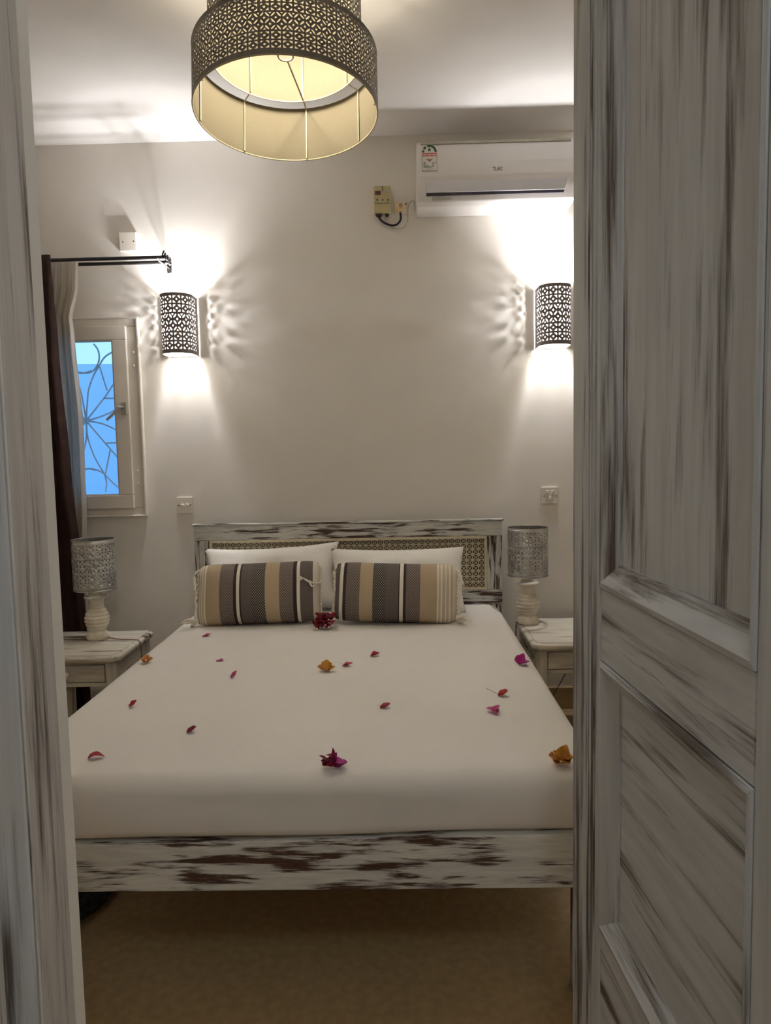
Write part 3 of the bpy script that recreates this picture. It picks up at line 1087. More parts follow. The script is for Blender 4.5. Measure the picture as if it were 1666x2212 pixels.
# ------------------------------------------------------------------ bougainvillea
def bract(g, M4, ln, wd, cup, bend, seed, ruffle=0.12):
    """one papery bract: pointed oval, folded along the mid-rib and bent"""
    n, m = 7, 4
    rs = random.Random(seed)
    ph = rs.uniform(0, 6)
    rows = []
    for i in range(n + 1):
        t = i / n
        hw = wd * math.sin(PI * min(1, t * 0.93 + 0.05)) ** 0.8 * (1 - 0.25 * t) * 0.62
        a = bend * (t - 0.1)
        cx_ = ln * (math.sin(a) / bend if abs(bend) > 1e-3 else t)
        cz_ = ln * ((1 - math.cos(a)) / bend if abs(bend) > 1e-3 else 0)
        row = []
        for j in range(m + 1):
            q = j / m * 2 - 1
            z = cz_ + cup * hw * q * q + ruffle * hw * math.sin(t * 9 + ph + q * 3) * abs(q)
            row.append(M4 @ Vector((cx_, hw * q, z)))
        rows.append(row)
    vs = [v for r in rows for v in r]
    fs = [(i * (m + 1) + j, i * (m + 1) + j + 1, (i + 1) * (m + 1) + j + 1, (i + 1) * (m + 1) + j) for i in range(n) for j in range(m)]
    g.vf(vs, fs)


def rotm(yaw, pitch, roll=0, loc=(0, 0, 0)):
    return Matrix.Translation(loc) @ Euler((roll, -pitch, yaw), 'XYZ').to_matrix().to_4x4()




def petal(name, label, px, py, mat, ln, wd, cup, bend, yaw, pitch, seed, stem=0.0, stem_mat=None, extra=()):
    p = onz(px, py, 0.6)
    th = thing(name, label, 'petal', p, 'petals scattered on the sheet')
    specs = [(ln, wd, cup, bend, yaw, pitch)] + list(extra)
    for k, (l_, w_, c_, b_, y_, p_) in enumerate(specs):
        g = G()
        bract(g, rotm(y_, p_, 0, Vector((-l_ / 2 * math.cos(y_), -l_ / 2 * math.sin(y_), 0.0)) if not extra else (0, 0, 0.002)), l_, w_, c_ * 0.5, b_, seed + k)
        b_o = g.obj('bract', mat, th, smooth=180, solid=0.0004)
    if stem:
        g = G()
        d = Vector((-math.cos(yaw), -math.sin(yaw), 0))
        s = d * (0.0 if extra else ln / 2)
        g.tube([s + Vector((0, 0, .003)), s + d * stem * .4 + Vector((0, 0, .006 + stem * .12)), s + d * stem + Vector((0, 0, .006 + stem * .45))], [0.0009, 0.0008, 0.0006], 5)
        g.obj('stem', stem_mat or M['stem'], th, smooth=60)
    settle(th)
    return th


petal('fallen_petal', 'pink bougainvillea petal lying in front of the left cushion', 450, 1374, M['b_pink'], 0.040, 0.030, 0.4, 0.5, 0.15, 0.05, 1)
petal('fallen_petal', 'small flat pink petal between the orange flower and the yellow-brown flowers', 477, 1428, M['b_pink'], 0.030, 0.028, 0.2, 0.3, 0.05, 0.03, 2)
petal('fallen_petal', 'curled magenta petal just below the small flat pink one', 511, 1464, M['b_pink'], 0.034, 0.022, 1.3, 1.2, 0.5, 0.35, 3, 0.008)
petal('fallen_petal', 'dark red petal near the left edge of the bed, behind the long curved one', 292, 1527, M['b_red'], 0.030, 0.026, 1.2, 0.9, 0.35, 0.3, 4, 0.006)
petal('fallen_petal', 'dark magenta petal alone in the left middle of the sheet', 418, 1582, M['b_crimson'], 0.030, 0.022, 1.3, 0.7, 0.5, 0.2, 5)
petal('fallen_petal', 'long curved red petal at the front left of the bed', 213, 1638, M['b_red'], 0.042, 0.024, 1.0, -1.3, 0.3, 0.5, 6)
petal('fallen_petal', 'red petal with a pale stem beside the yellow-brown flowers', 754, 1439, M['b_red'], 0.038, 0.026, 0.9, 0.4, 0.0, 0.1, 7, 0.018, M['cord_white'])
petal('fallen_petal', 'crinkled red petal nearest the right cushion', 813, 1418, M['b_red'], 0.036, 0.028, 1.5, 0.5, 0.1, 0.1, 8)
petal('fallen_petal', 'red cupped petal alone in the middle of the sheet, in front of the pillows', 836, 1530, M['b_red'], 0.034, 0.024, 1.4, 0.8, 0.0, 0.05, 9, 0.006)
petal('fallen_petal', 'scarlet petal with a long thin brown stem on the right of the sheet', 1091, 1504, M['b_scarlet'], 0.036, 0.030, 1.5, 0.9, -0.05, 0.1, 10, 0.040)
petal('fallen_flower', 'pink bougainvillea flower just in front of the scarlet long-stemmed petal', 1068, 1540, M['b_pink'], 0.030, 0.024, 0.8, -0.6, 2.6, 0.5, 11, 0.016, None,
      [(0.028, 0.022, 0.8, -0.6, -1.3, 0.35), (0.028, 0.022, 0.8, -0.5, 0.5, 0.9)])
petal('fallen_flower', 'bright magenta bougainvillea flower at the right, by the right nightstand', 1124, 1436, M['b_magenta'], 0.042, 0.040, 0.6, 0.3, 0.5, 0.95, 12, 0.028, M['b_magenta'],
      [(0.040, 0.040, 0.5, 0.2, -0.3, 0.15), (0.036, 0.036, 0.6, 0.2, 1.8, 0.8)])


def flower(name, label, px, py, specs, florets=(), stems=()):
    """specs: (material, dx, dy, dz, length, width, cup, bend, yaw, pitch)"""
    th = thing(name, label, 'flower', onz(px, py, 0.6), 'petals scattered on the sheet')
    for k, (mt, dx, dy, dz, l_, w_, c_, b_, y_, p_) in enumerate(specs):
        g = G()
        bract(g, rotm(y_, p_, 0, (dx, dy, dz)), l_, w_, c_, b_, k * 13 + int(px), 0.22)
        g.obj('bract', M[mt], th, smooth=180, solid=0.0004)
    for (x, y, z, r) in florets:
        g = G()
        g.lathe([(0.001, 0.012), (r * .6, 0.004), (r, 0.0), (r * .7, -0.002)], (x, y, z), 8, axis='y')
        g.obj('floret', M['floret'], th, smooth=60)
    for pts in stems:
        g = G()
        g.tube(pts, 0.0009, 5)
        g.obj('stem', M['stem'], th, smooth=60)
    settle(th)
    return th


flower('fallen_flower', 'orange bougainvillea flower near the left nightstand', 316, 1432,
       [('b_orange', 0, 0, .004, .032, .026, .7, .5, 3.0, .25), ('b_orange', 0, 0, .004, .032, .026, .7, .5, 0.1, .25), ('b_orange', 0, 0, .006, .03, .022, .5, .2, 2.0, 1.0),
        ('b_orange', 0, 0, .006, .03, .022, .5, .2, 1.0, 1.0), ('b_orange', 0, -.003, .004, .024, .024, .5, .2, -1.5, .2)], [(0.002, -.01, .014, .004)])
flower('fallen_flower', 'yellow-brown cluster of bougainvillea flowers in the middle of the bed', 706, 1450,
       [('b_yellow', 0, 0, .010, .036, .030, .6, .4, 1.5, 1.1), ('b_yellow', -.005, 0, .008, .034, .028, .6, .4, 2.4, .85), ('b_orange', -.006, -.004, .006, .034, .030, .7, .5, 3.3, .3),
        ('b_yellow', .005, -.003, .006, .034, .026, .7, .5, -.2, .25), ('b_yellow', .003, 0, .008, .032, .026, .6, .3, .6, .7), ('b_orange', 0, -.005, .005, .026, .024, .6, .3, -2.0, .3),
        ('b_yellow', 0, -.004, .004, .024, .022, .6, .3, -1.0, .2)])
flower('fallen_flower', 'large magenta and crimson bougainvillea cluster at the front middle of the bed', 719, 1657,
       [('b_magenta', .004, 0, .008, .034, .030, .5, -.4, -.1, .35), ('b_magenta', .006, -.002, .004, .036, .032, .4, .6, .1, .05), ('b_magenta', 0, .004, .012, .028, .026, .5, .3, .6, .9),
        ('b_crimson', 0, 0, .008, .034, .030, .6, .3, 3.3, .25), ('b_red', -.004, 0, .006, .030, .030, .6, .3, 3.9, .15), ('b_crimson', -.006, 0, .010, .038, .016, .4, -.5, 2.95, .85),
        ('b_crimson', .002, 0, .024, .026, .014, .5, -1.2, 2.7, .75), ('b_crimson', .003, 0, .020, .034, .010, .3, .5, 2.2, 1.25), ('b_red', 0, -.005, .006, .022, .026, .6, .2, -1.7, .3),
        ('b_crimson', .002, 0, .014, .022, .020, .6, .2, 1.2, 1.2)], [], [[(-.004, 0, .02), (-.012, -.001, .024), (-.02, 0, .023)]])
flower('fallen_flower', 'yellow-orange bougainvillea cluster at the front right of the bed, beside the door', 1213, 1648,
       [('b_yellow', .004, 0, .010, .036, .034, .6, .3, 1.1, 1.15), ('b_orange', .004, .003, .014, .036, .030, .5, -.4, .8, 1.1), ('b_yellow', .006, 0, .006, .030, .032, .6, .4, -.2, .3),
        ('b_orange', -.008, 0, .006, .032, .030, .7, .5, 3.2, .35), ('b_yellow', -.006, 0, .008, .030, .026, .6, .4, 2.5, .8), ('b_orange', -.004, -.004, .004, .028, .028, .6, .3, -2.2, .1),
        ('b_yellow', .004, -.004, .004, .028, .028, .6, .3, -1.1, .15)], [], [[(.018, 0, .016), (.026, 0, .014), (.032, 0, .012)]])
# red bunch tucked between the two cushions
rs = random.Random(5)
sp, fl = [], []
for k in range(34):
    x = rs.uniform(-.045, .045)
    z = .014 + rs.uniform(0, .052) * (0.5 + 0.5 * (x > -.03))
    sp.append((('b_red', 'b_crimson', 'b_deep')[k % 3], x * .75, rs.uniform(-.012, .012), z, .034, .036, .5, rs.uniform(-.3, .5), rs.uniform(-2.9, -.2) if k % 2 else rs.uniform(-PI, PI), rs.uniform(.1, 1.0)))
for (x, z) in ((-.042, .020), (-.031, .021), (.006, .036), (0.0, .028), (.020, .027), (.036, .036)):
    fl.append((x, -.032, z, .0042))
flower('flower_bunch', 'dark red bougainvillea bunch tucked between the two striped cushions', 702, 1359, sp, fl)

# ------------------------------------------------------------------ bedside tables
def nightstand(label, x0, x1, y0, y1, zt, knob):
    xc, yc_ = (x0 + x1) / 2, (y0 + y1) / 2
    t = thing('nightstand', label, 'nightstand', (xc, yc_, 0), 'pair of whitewashed nightstands')
    o_ = Vector((xc, yc_, 0))
    c = 0.030
    def slab(z0, z1, ins, bev):
        a0, a1, b0, b1 = x0 + ins, x1 - ins, y0 + ins, y1
        return [(a0 + c, b0, z0), (a1 - c, b0, z0), (a1, b0 + c, z0), (a1, b1, z0), (a0, b1, z0), (a0, b0 + c, z0)]
    g = G(o_)
    g.prism(slab(zt - 0.032, 0, 0, 0), (0, 0, 0.029), 0.011, 3)
    top = g.obj('tabletop', M['night_x'], t)
    g = G(o_)
    g.prism(slab(zt - 0.0035, 0, 0.022, 0), (0, 0, 0.0035), 0.0015, 1)
    g.obj('top_inset', M['night_x'], t)
    zb = zt - 0.142
    i = 0.022
    # carcass: sides, back, front frame round the drawer
    fx0, fx1, fy = x0 + i, x1 - i, y0 + i
    lw = 0.048
    for (a, b) in ((fx0, fy), (fx1 - lw, fy), (fx0, y1 - lw), (fx1 - lw, y1 - lw)):
        G(o_).box(a, a + lw, b, b + lw, 0, zt - 0.032, 0.003, 1).obj('leg', M['night_z'], t)
    for x in (fx0 + 0.004, fx1 - 0.022):
        G(o_).box(x, x + 0.018, fy + lw, y1 - lw, zb, zt - 0.032, 0.002, 1).obj('side_panel', M['night_y'], t)
    G(o_).box(fx0 + lw, fx1 - lw, y1 - 0.02, y1 - 0.004, zb, zt - 0.032).obj('back_panel', M['night_x'], t)
    G(o_).box(fx0 + lw, fx1 - lw, fy + 0.003, fy + 0.028, zb, zb + 0.018, 0.002, 1).obj('drawer_rail', M['night_x'], t)
    G(o_).box(fx0 + lw, fx1 - lw, fy + 0.003, fy + 0.028, zt - 0.042, zt - 0.032, 0.001, 1).obj('drawer_rail', M['night_x'], t)
    dr = G(o_).box(fx0 + lw + 0.004, fx1 - lw - 0.004, fy + 0.001, fy + 0.02, zb + 0.0215, zt - 0.0455, 0.003, 1).obj('drawer', M['night_x'], t)
    g = G(o_)
    g.lathe([(0.006, 0.002), (0.007, -0.010), (0.014, -0.016), (0.0165, -0.024), (0.013, -0.031), (0.004, -0.034)], (xc + knob, fy, (zb + zt - 0.024) / 2), 18, axis='y')
    g.obj('knob', M['turned'], dr, smooth=50)
    return t


nightstand('whitewashed nightstand left of the bed with a round drawer knob', -1.700, -1.227, 3.115, 3.578, 0.505, 0.0)
nightstand('whitewashed nightstand right of the bed, half hidden by the door', 0.572, 1.045, 3.205, 3.70, 0.505, 0.0)


def table_lamp(label, x, y, zt, rz, cord):
    t = thing('table_lamp', label, 'lamp', (x, y, zt), 'pair of bedside table lamps')
    base = [(0.050, 0.0), (0.054, 0.008), (0.053, 0.020), (0.045, 0.030), (0.036, 0.036), (0.037, 0.044)]
    # ridged belly
    for k in range(26):
        f = k / 25
        z = 0.046 + f * 0.105
        r = 0.036 + 0.021 * math.sin(PI * min(1, f * 1.05)) ** 0.8 * (1 - 0.12 * f) + 0.0022 * math.sin(f * 2 * PI * 6)
        base.append((r, z))
    base += [(0.034, 0.156), (0.032, 0.170), (0.034, 0.184), (0.040, 0.190), (0.052, 0.196), (0.055, 0.201), (0.050, 0.206), (0.034, 0.209), (0.031, 0.216), (0.031, 0.262), (0.020, 0.268)]
    g = G()
    g.lathe(base, (0, 0, 0.0015), 32)
    o = g.obj('base', M['turned'], t, smooth=40)
    r, z0, h, cols = 0.0975, 0.240, 0.234, 15
    g = G()
    pierced(g, cols, lambda s, z: Vector((r * math.cos(2 * PI * s / cols + rz), r * math.sin(2 * PI * s / cols + rz), z0 + z)), 0.016, 0.014, h, tl=TILES_L)
    sh = g.obj('shade', M['galv'], t, weld=1e-5, smooth=50)
    sh.data.materials.append(M['tin_inside'])
    m = sh.modifiers.new('thick', 'SOLIDIFY')
    m.thickness = 0.0012
    m.offset = -1
    m.material_offset = 1
    a = -PI / 2 + rz
    G().box(-0.002, 0.002, -r - 0.0022, -r + 0.001, z0, z0 + h, 0.0006, 1).obj('seam', M['galv'], t).rotation_euler = (0, 0, 0.16 if x < 0 else 0.62)
    for zz in (z0, z0 + h):
        G().tube(ring((0, 0, 0), r, zz, 48), 0.0022, 6, True).obj('rim', M['steel'], t, smooth=60)
    for k in range(3):
        an = 2 * PI * k / 3 + 0.5
        G().tube([(0.012 * math.cos(an), 0.012 * math.sin(an), z0 + 0.03), (r * math.cos(an), r * math.sin(an), z0 + 0.03)], 0.002, 6).obj('spoke', M['steel'], t)
    G().lathe([(0.016, 0.27), (0.017, 0.30), (0.012, 0.302), (0.012, 0.315), (0.026, 0.36), (0.028, 0.38), (0.018, 0.405), (0.004, 0.412)], (0, 0, 0), 18).obj('bulb', M['sconce_in'], t, smooth=50)
    pts = [Vector(p) - Vector((x, y, zt)) for p in cord]
    G().tube(pts, 0.0026, 6).obj('cord', M['cord_red'] if x < 0 else M['cord_dark'], t, smooth=60)
    return t


LX, LY, LZ = -1.443, 3.43, 0.505
table_lamp('table lamp with a pierced tin shade on the left nightstand', LX, LY, LZ, 0.15,
           [(LX + .05, LY - .01, LZ + .01), (LX + .09, LY - .025, LZ + .004), (LX + .14, LY - .04, LZ + .004), (LX + .185, LY - .05, LZ + .005), (-1.232, LY - .055, LZ + .004),
            (-1.221, LY - .057, LZ - .008), (-1.219, LY - .057, LZ - .05), (-1.221, LY - .05, LZ - .16), (-1.215, LY + .02, LZ - .30)])
RX, RY, RZ = 0.622, 3.600, 0.505
table_lamp('table lamp with a pierced tin shade on the right nightstand', RX, RY, RZ, 0.4,
           [(RX - .03, RY + .035, RZ + .012), (RX - .047, RY + .035, RZ + .006), (0.569, RY + .01, RZ + .004), (0.562, RY, RZ - .010), (0.561, RY - .005, RZ - .06), (0.563, RY, RZ - .15),
            (0.62, RY + .07, RZ - .20), (0.80, 3.74, 0.30), (0.86, 3.75, 0.24), (0.80, 3.765, 0.12), (0.74, 3.76, 0.02)])

# ------------------------------------------------------------------ curtains on a double rod
rod = thing('curtain_rod', 'black iron double curtain rod with scroll ends above the window', 'curtain rod', (-1.5, YB, 2.312))
ro = Vector((-1.5, YB, 2.312))
YR1, YR2, ZR = 3.625, 3.715, 2.312
for y, xe, nm in ((YR1, -1.105, 'front_rod'), (YR2, -1.118, 'back_rod')):
    G(ro).tube([(-2.2, y, ZR), (xe, y, ZR)], 0.0085, 12).obj(nm, M['rod'], rod, smooth=60)
for xb in (-1.135, -2.15):
    g = G(ro)
    g.box(xb - .012, xb + .012, 3.794, YB - 0.0005, ZR - .035, ZR + .035, 0.002, 1)
    g.tube([(xb, 3.796, ZR - .012), (xb, YR2, ZR - .013), (xb, YR1, ZR - .012), (xb, YR1 - .012, ZR - .004)], 0.005, 8)
    g.obj('bracket', M['rod'], rod, smooth=40)
for y, xe in ((YR1, -1.105), (YR2, -1.118)):
    g = G(ro)
    pts = []
    for k in range(15):
        a = k / 14 * 2.1 * PI
        rr = 0.020 * (1 - k / 20)
        pts.append((xe + .006 + 0.010 * (k / 14), y - rr * math.sin(a), ZR + rr * math.cos(a)))
    g.tube([(xe - .004, y, ZR)] + pts, 0.0042, 7)
    g.lathe([(0.011, 0), (0.011, 0.007), (0.007, 0.010)], (xe - 0.004, y, ZR), 14, axis='x')
    g.tube([(xe - .012, y, ZR + .004), (xe - .004, y - .004, ZR + .022), (xe + .002, y - .006, ZR + .030)], 0.0038, 7)
    g.obj('finial', M['rod'], rod, smooth=60)


def lerp_tab(tab, z):
    if z >= tab[0][0]:
        return tab[0][1]
    for (za, a), (zb, b) in zip(tab, tab[1:]):
        if z >= zb:
            f = (za - z) / (za - zb)
            f = f * f * (3 - 2 * f)
            return a + (b - a) * f
    return tab[-1][1]


def curtain(name, label, mat, y, ztop, zbot, xr_tab, xl_tab, folds, amp, seed):
    g = G((-1.75, y, zbot))
    def f(u, v):
        z = ztop + (zbot - ztop) * v
        xl, xr = lerp_tab(xl_tab, z), lerp_tab(xr_tab, z)
        q = u + 0.012 * math.sin(v * 7 + u * 9 + seed)
        x = xl + (xr - xl) * q
        am = amp * (0.2 + 0.8 * min(1, v * 6))
        yy = y - 0.014 + am * math.sin(u * folds * 2 * PI + seed + 0.5 * math.sin(v * 5)) + 0.3 * am * math.sin(u * folds * 4.7 * PI + v * 4)
        return Vector((x, yy, z))
    g.grid(f, folds * 14, 50)
    o = g.obj(name, mat, smooth=180)
    m = o.modifiers.new('thick', 'SOLIDIFY')
    m.thickness = 0.0015
    tag(o, label, 'curtain')
    return o


curtain('sheer_curtain', 'thin white curtain drawn aside at the window, on the back rod', M['sheer'], 3.712, 2.328, 0.03,
        [(2.34, -1.552), (2.20, -1.560), (2.04, -1.597), (1.99, -1.590), (1.55, -1.572), (1.2, -1.583), (0.75, -1.603), (0.0, -1.615)],
        [(2.34, -2.02), (1.0, -2.0), (0.0, -1.98)], 13, 0.013, 0.6)
curtain('dark_curtain', 'dark brown curtain hanging at the far left on the front rod', M['brown_curtain'], 3.628, 2.335, 0.02,
        [(2.34, -1.655), (2.2, -1.650), (1.9, -1.640), (1.3, -1.612), (0.8, -1.585), (0.3, -1.57), (0.0, -1.565)],
        [(2.34, -2.15), (1.0, -2.12), (0.0, -2.1)], 6, 0.022, 0.0)

# ------------------------------------------------------------------ window
win = struct(bpy.data.objects.new('window_1', None), 'white-framed casement window with a curled iron grille, half behind the curtain')
COL.objects.link(win)


def frame(name, x0, x1, z0, z1, wl, wr, wb, wt, y0, y1, mat, bev=0.003):
    for k, (a0, a1, b0, b1) in enumerate(((x0, x1, z1 - wt, z1), (x0, x1, z0, z0 + wb), (x0, x0 + wl, z0 + wb, z1 - wt), (x1 - wr, x1, z0 + wb, z1 - wt))):
        G().box(a0, a1, y0, y1, b0, b1, bev, 1).obj(name, mat, win)


frame('window_frame', -1.937, -1.306, 1.060, 2.057, 0.062, 0.062, 0.040, 0.040, 3.780, 3.8005, M['frame_paint'])
frame('lining_board', -1.899, -1.341, 1.092, 2.028, 0.03, 0.03, 0.02, 0.02, 3.802, 3.90, M['frame_paint'], 0)
frame('edge_bead', -1.944, -1.299, 1.053, 2.064, 0.012, 0.014, 0.010, 0.010, 3.772, 3.7985, M['frame_paint'], 0.004)
frame('sash', -1.879, -1.362, 1.096, 2.020, 0.074, 0.074, 0.070, 0.070, 3.768, 3.812, M['frame_paint'], 0.004)
frame('sash_bead', -1.809, -1.432, 1.162, 1.954, 0.010, 0.010, 0.010, 0.010, 3.775, 3.800, M['frame_paint'], 0.003)
G().box(-1.800, -1.441, 3.786, 3.790, 1.171, 1.945).obj('pane', M['glass'], win)
for (px, py) in ((288, 761), (289, 790), (297, 1017), (299, 1044)):
    p = at(px, py, 3.778)
    G().sphere((p.x, 3.779, p.z), 0.0055, 12, 8).obj('screw_cap', M['pvc'], win, smooth=180)
hp = at(268, 882, 3.765)
g = G()
g.box(hp.x - .014, hp.x + .014, 3.757, 3.7685, hp.z - .031, hp.z + .031, 0.002, 1)
han = g.obj('handle_plate', M['steel'], win)
he = at(231, 907, 3.72)
g = G()
g.tube([(hp.x - .004, 3.758, hp.z + .004), (hp.x - .004, 3.725, hp.z + .005), (hp.x - .012, 3.717, hp.z + .004), (hp.x * .6 + he.x * .4, 3.716, hp.z * .6 + he.z * .4), (he.x, 3.718, he.z)],
       [0.007, 0.007, 0.0085, 0.0075, 0.0065], 10)
g.obj('handle', M['steel'], win, smooth=60)
# iron grille behind the pane: flower of bent bars
YG = 3.985
def zp(x, y):
    return at(90 + x / 4.516, 660 + y / 4.516, YG)
def crv(pts, n=7):
    P = [zp(*p) for p in pts]
    out = []
    for i in range(len(P) - 1):
        p0, p1, p2, p3 = P[max(0, i - 1)], P[i], P[i + 1], P[min(len(P) - 1, i + 2)]
        for k in range(n):
            t_ = k / n
            out.append(0.5 * ((2 * p1) + (p2 - p0) * t_ + (2 * p0 - 5 * p1 + 4 * p2 - p3) * t_ ** 2 + (3 * p1 - p0 - 3 * p2 + p3) * t_ ** 3))
    return out + [P[-1]]
CTR = (436, 1125)
right = [
    [(510, 375), (553, 440), (560, 530), (520, 620), (440, 660), (330, 640)],
    [(560, 590), (510, 680), (460, 820), (445, 980), CTR],
    [(560, 590), (620, 500), (720, 440), (800, 415)],
    [CTR, (620, 890), (735, 720), (830, 600)],
    [(568, 595), (640, 828)], [(610, 905), (820, 905)],
    [CTR, (560, 1090), (700, 1030), (800, 960)], [CTR, (600, 1155), (760, 1230), (850, 1280)],
    [CTR, (620, 1340), (760, 1500), (860, 1610)], [(630, 1342), (850, 1335)], [(670, 1410), (625, 1640)],
    [CTR, (455, 1300), (520, 1480), (612, 1640)], [(612, 1640), (720, 1750), (840, 1830)],
    [(612, 1640), (635, 1730), (625, 1820)], [(612, 1640), (540, 1605), (470, 1590), (400, 1610)]]
cxw = zp(*CTR).x
for q in right:
    P = crv(q)
    P = [p for p in P if -1.93 < p.x < -1.345 and 1.10 < p.z < 2.06]
    G().tube(P, 0.0050, 7).obj('grille_bar', M['grille'], win, smooth=60)
    mp = [Vector((2 * cxw - p.x, p.y + 0.0, p.z)) for p in P]
    mp = [p for p in mp if p.x > -1.93]
    if len(mp) > 2:
        G().tube(mp, 0.0050, 7).obj('grille_bar', M['grille'], win, smooth=60)
frame('grille_frame', -1.93, -1.34, 1.085, 2.06, 0.012, 0.012, 0.012, 0.012, YG - .006, YG + .006, M['grille'], 0.002)

# ------------------------------------------------------------------ air conditioner
ac = thing('air_conditioner', 'white split air conditioner high on the wall above the right sconce', 'air conditioner', (0.48, YB, 2.515))
ao = Vector((0.48, YB, 2.515))
AX0, AX1 = 0.111, 0.850
prof_ac = [(3.799, 2.517), (3.640, 2.517), (3.606, 2.530), (3.588, 2.600), (3.580, 2.640), (3.584, 2.700), (3.592, 2.785), (3.604, 2.800), (3.799, 2.803)]
g = G(ao)
g.prism([(AX0, y, z) for y, z in prof_ac], (AX1 - AX0, 0, 0), 0.006, 2)
g.obj('body', M['ac_white'], ac, smooth=35)
# flap standing a little proud, slot below it
p0, p1 = at(921, 394, 3.585), at(1226, 388, 3.585)
fx0, fx1 = p0.x, 0.818
zf1, zf0, zs = 2.617, 2.566, 2.556
g = G(ao)
g.prism([(fx0, 3.5845, zf1), (fx1, 3.5845, zf1), (fx1 - .018, 3.588, zf0), (fx0, 3.588, zf0)], (0, 0.006, 0), 0.0015, 1)
g.obj('flap', M['ac_flap'], ac)
g = G(ao)
g.prism([(fx0, 3.5905, zf0), (fx1 - .018, 3.5905, zf0), (fx1 - .022, 3.594, zs - .002), (fx0, 3.594, zs - .002)], (0, 0.012, 0))
g.obj('air_slot', M['ac_dark'], ac)
g = G(ao)
g.box(AX0 + .02, AX1 - .02, 3.5865, 3.60, 2.784, 2.796, 0.001, 1)
g.obj('top_grille', M['ac_grey'], ac)
q0, q1 = at(934, 427, 3.595), at(976, 432, 3.595)
G(ao).box(q0.x, q1.x, 3.5925, 3.5985, q1.z, q0.z, 0.0003, 1).obj('small_sticker', M['ink_light'], ac)


def text(s, size, loc, mat, parent, off, bold=0.0, sx=1.0):
    cu = bpy.data.curves.new('lettering', 'FONT')
    cu.body = s
    cu.size = size
    cu.align_x = 'CENTER'
    cu.align_y = 'CENTER'
    cu.extrude = 0.0003
    cu.offset = bold
    tmp = bpy.data.objects.new('tmp', cu)
    COL.objects.link(tmp)
    bpy.context.view_layer.update()
    me = bpy.data.meshes.new_from_object(tmp.evaluated_get(bpy.context.evaluated_depsgraph_get()))
    COL.objects.unlink(tmp)
    bpy.data.objects.remove(tmp)
    o = bpy.data.objects.new('lettering', me)
    me.materials.clear()
    me.materials.append(mat)
    COL.objects.link(o)
    o.parent = parent
    o.location = Vector(loc) - Vector(off)
    o.rotation_euler = (PI / 2, 0, 0)
    o.scale = (sx, 1, 1)
    return o


p = at(1075, 365, 3.581)
text('TLAC', 0.023, (p.x, 3.5795, p.z), M['ink'], ac, ao, 0.0003, 0.8)
# energy label
e0, e1 = at(912, 371, 3.585), at(944, 313, 3.585)
ex0, ex1, ez0, ez1 = e0.x, e1.x, e0.z, e1.z
ew = ex1 - ex0
ec = (ex0 + ex1) / 2
er = ew / 2
zm = ez1 - er                                           # base of the arch
yl = 3.5775


def plate2d(name, poly, y, mat, th=0.0006):
    g = G(ao)
    g.prism([(x, y, z) for x, z in poly], (0, th, 0))
    return g.obj(name, mat, ac)


def arc(r, a0, a1, n=14):
    return [(ec + r * math.cos(a0 + (a1 - a0) * k / n), zm + r * math.sin(a0 + (a1 - a0) * k / n)) for k in range(n + 1)]


lab = plate2d('energy_label', [(ex0, ez0), (ex1, ez0)] + arc(er, 0, PI), yl + .0006, M['lab_white'], 0.010)
lab['label'] = 'arched energy rating sticker with a green arc and a star'
for (a0, a1) in ((0.02, 1.95), (2.15, 2.62), (2.80, PI - .02)):
    plate2d('label_arc', arc(er * .97, a0, a1) + arc(er * .68, a1, a0), yl, M['lab_green'])
star = [(ec + er * (.30 if k % 2 == 0 else .13) * math.sin(PI * k / 5), zm + er * .34 + er * (.30 if k % 2 == 0 else .13) * math.cos(PI * k / 5)) for k in range(10)]
plate2d('label_star', star, yl, M['lab_green'])
def rect(x0, x1, z0, z1):
    return [(ec + x0 * er, zm + z0 * er), (ec + x1 * er, zm + z0 * er), (ec + x1 * er, zm + z1 * er), (ec + x0 * er, zm + z1 * er)]
hgt = (zm - ez0) / er
plate2d('label_band', rect(-.96, .96, -.50, -.06), yl, M['lab_red'])
for k in range(3):
    plate2d('label_print', rect(-.85 + k * .62, -.35 + k * .62, -.36, -.26), yl - .0004, M['lab_white'], 0.0005)
for (a, b) in ((-.42, -.20), (.20, .42)):
    plate2d('label_print', [(ec + a * er, zm - .80 * er), (ec + (a + b) / 2 * er + (.05 if a < 0 else -.05) * er, zm - 1.10 * er), (ec + b * er, zm - .80 * er)], yl, M['lab_dkred'])
plate2d('label_print', rect(-.12, .12, -1.14, -.84), yl, M['lab_dkred'])
for (a, b, c_, d_) in ((-.8, -.5, -1.95, -1.2), (-.5, -.15, -1.95, -1.62), (.35, .6, -1.9, -1.25), (.62, .9, -1.4, -1.25), (-.3, .3, -hgt + .42, -hgt + .62), (-.45, .45, -hgt + .2, -hgt + .28)):
    plate2d('label_print', rect(a, b, c_, d_), yl, M['ink_light'])
for q in (rect(-1, -.95, -hgt, -.5), rect(.95, 1, -hgt, -.5), rect(-1, 1, -hgt, -hgt + .06)):
    plate2d('label_border', q, yl, M['ink'])

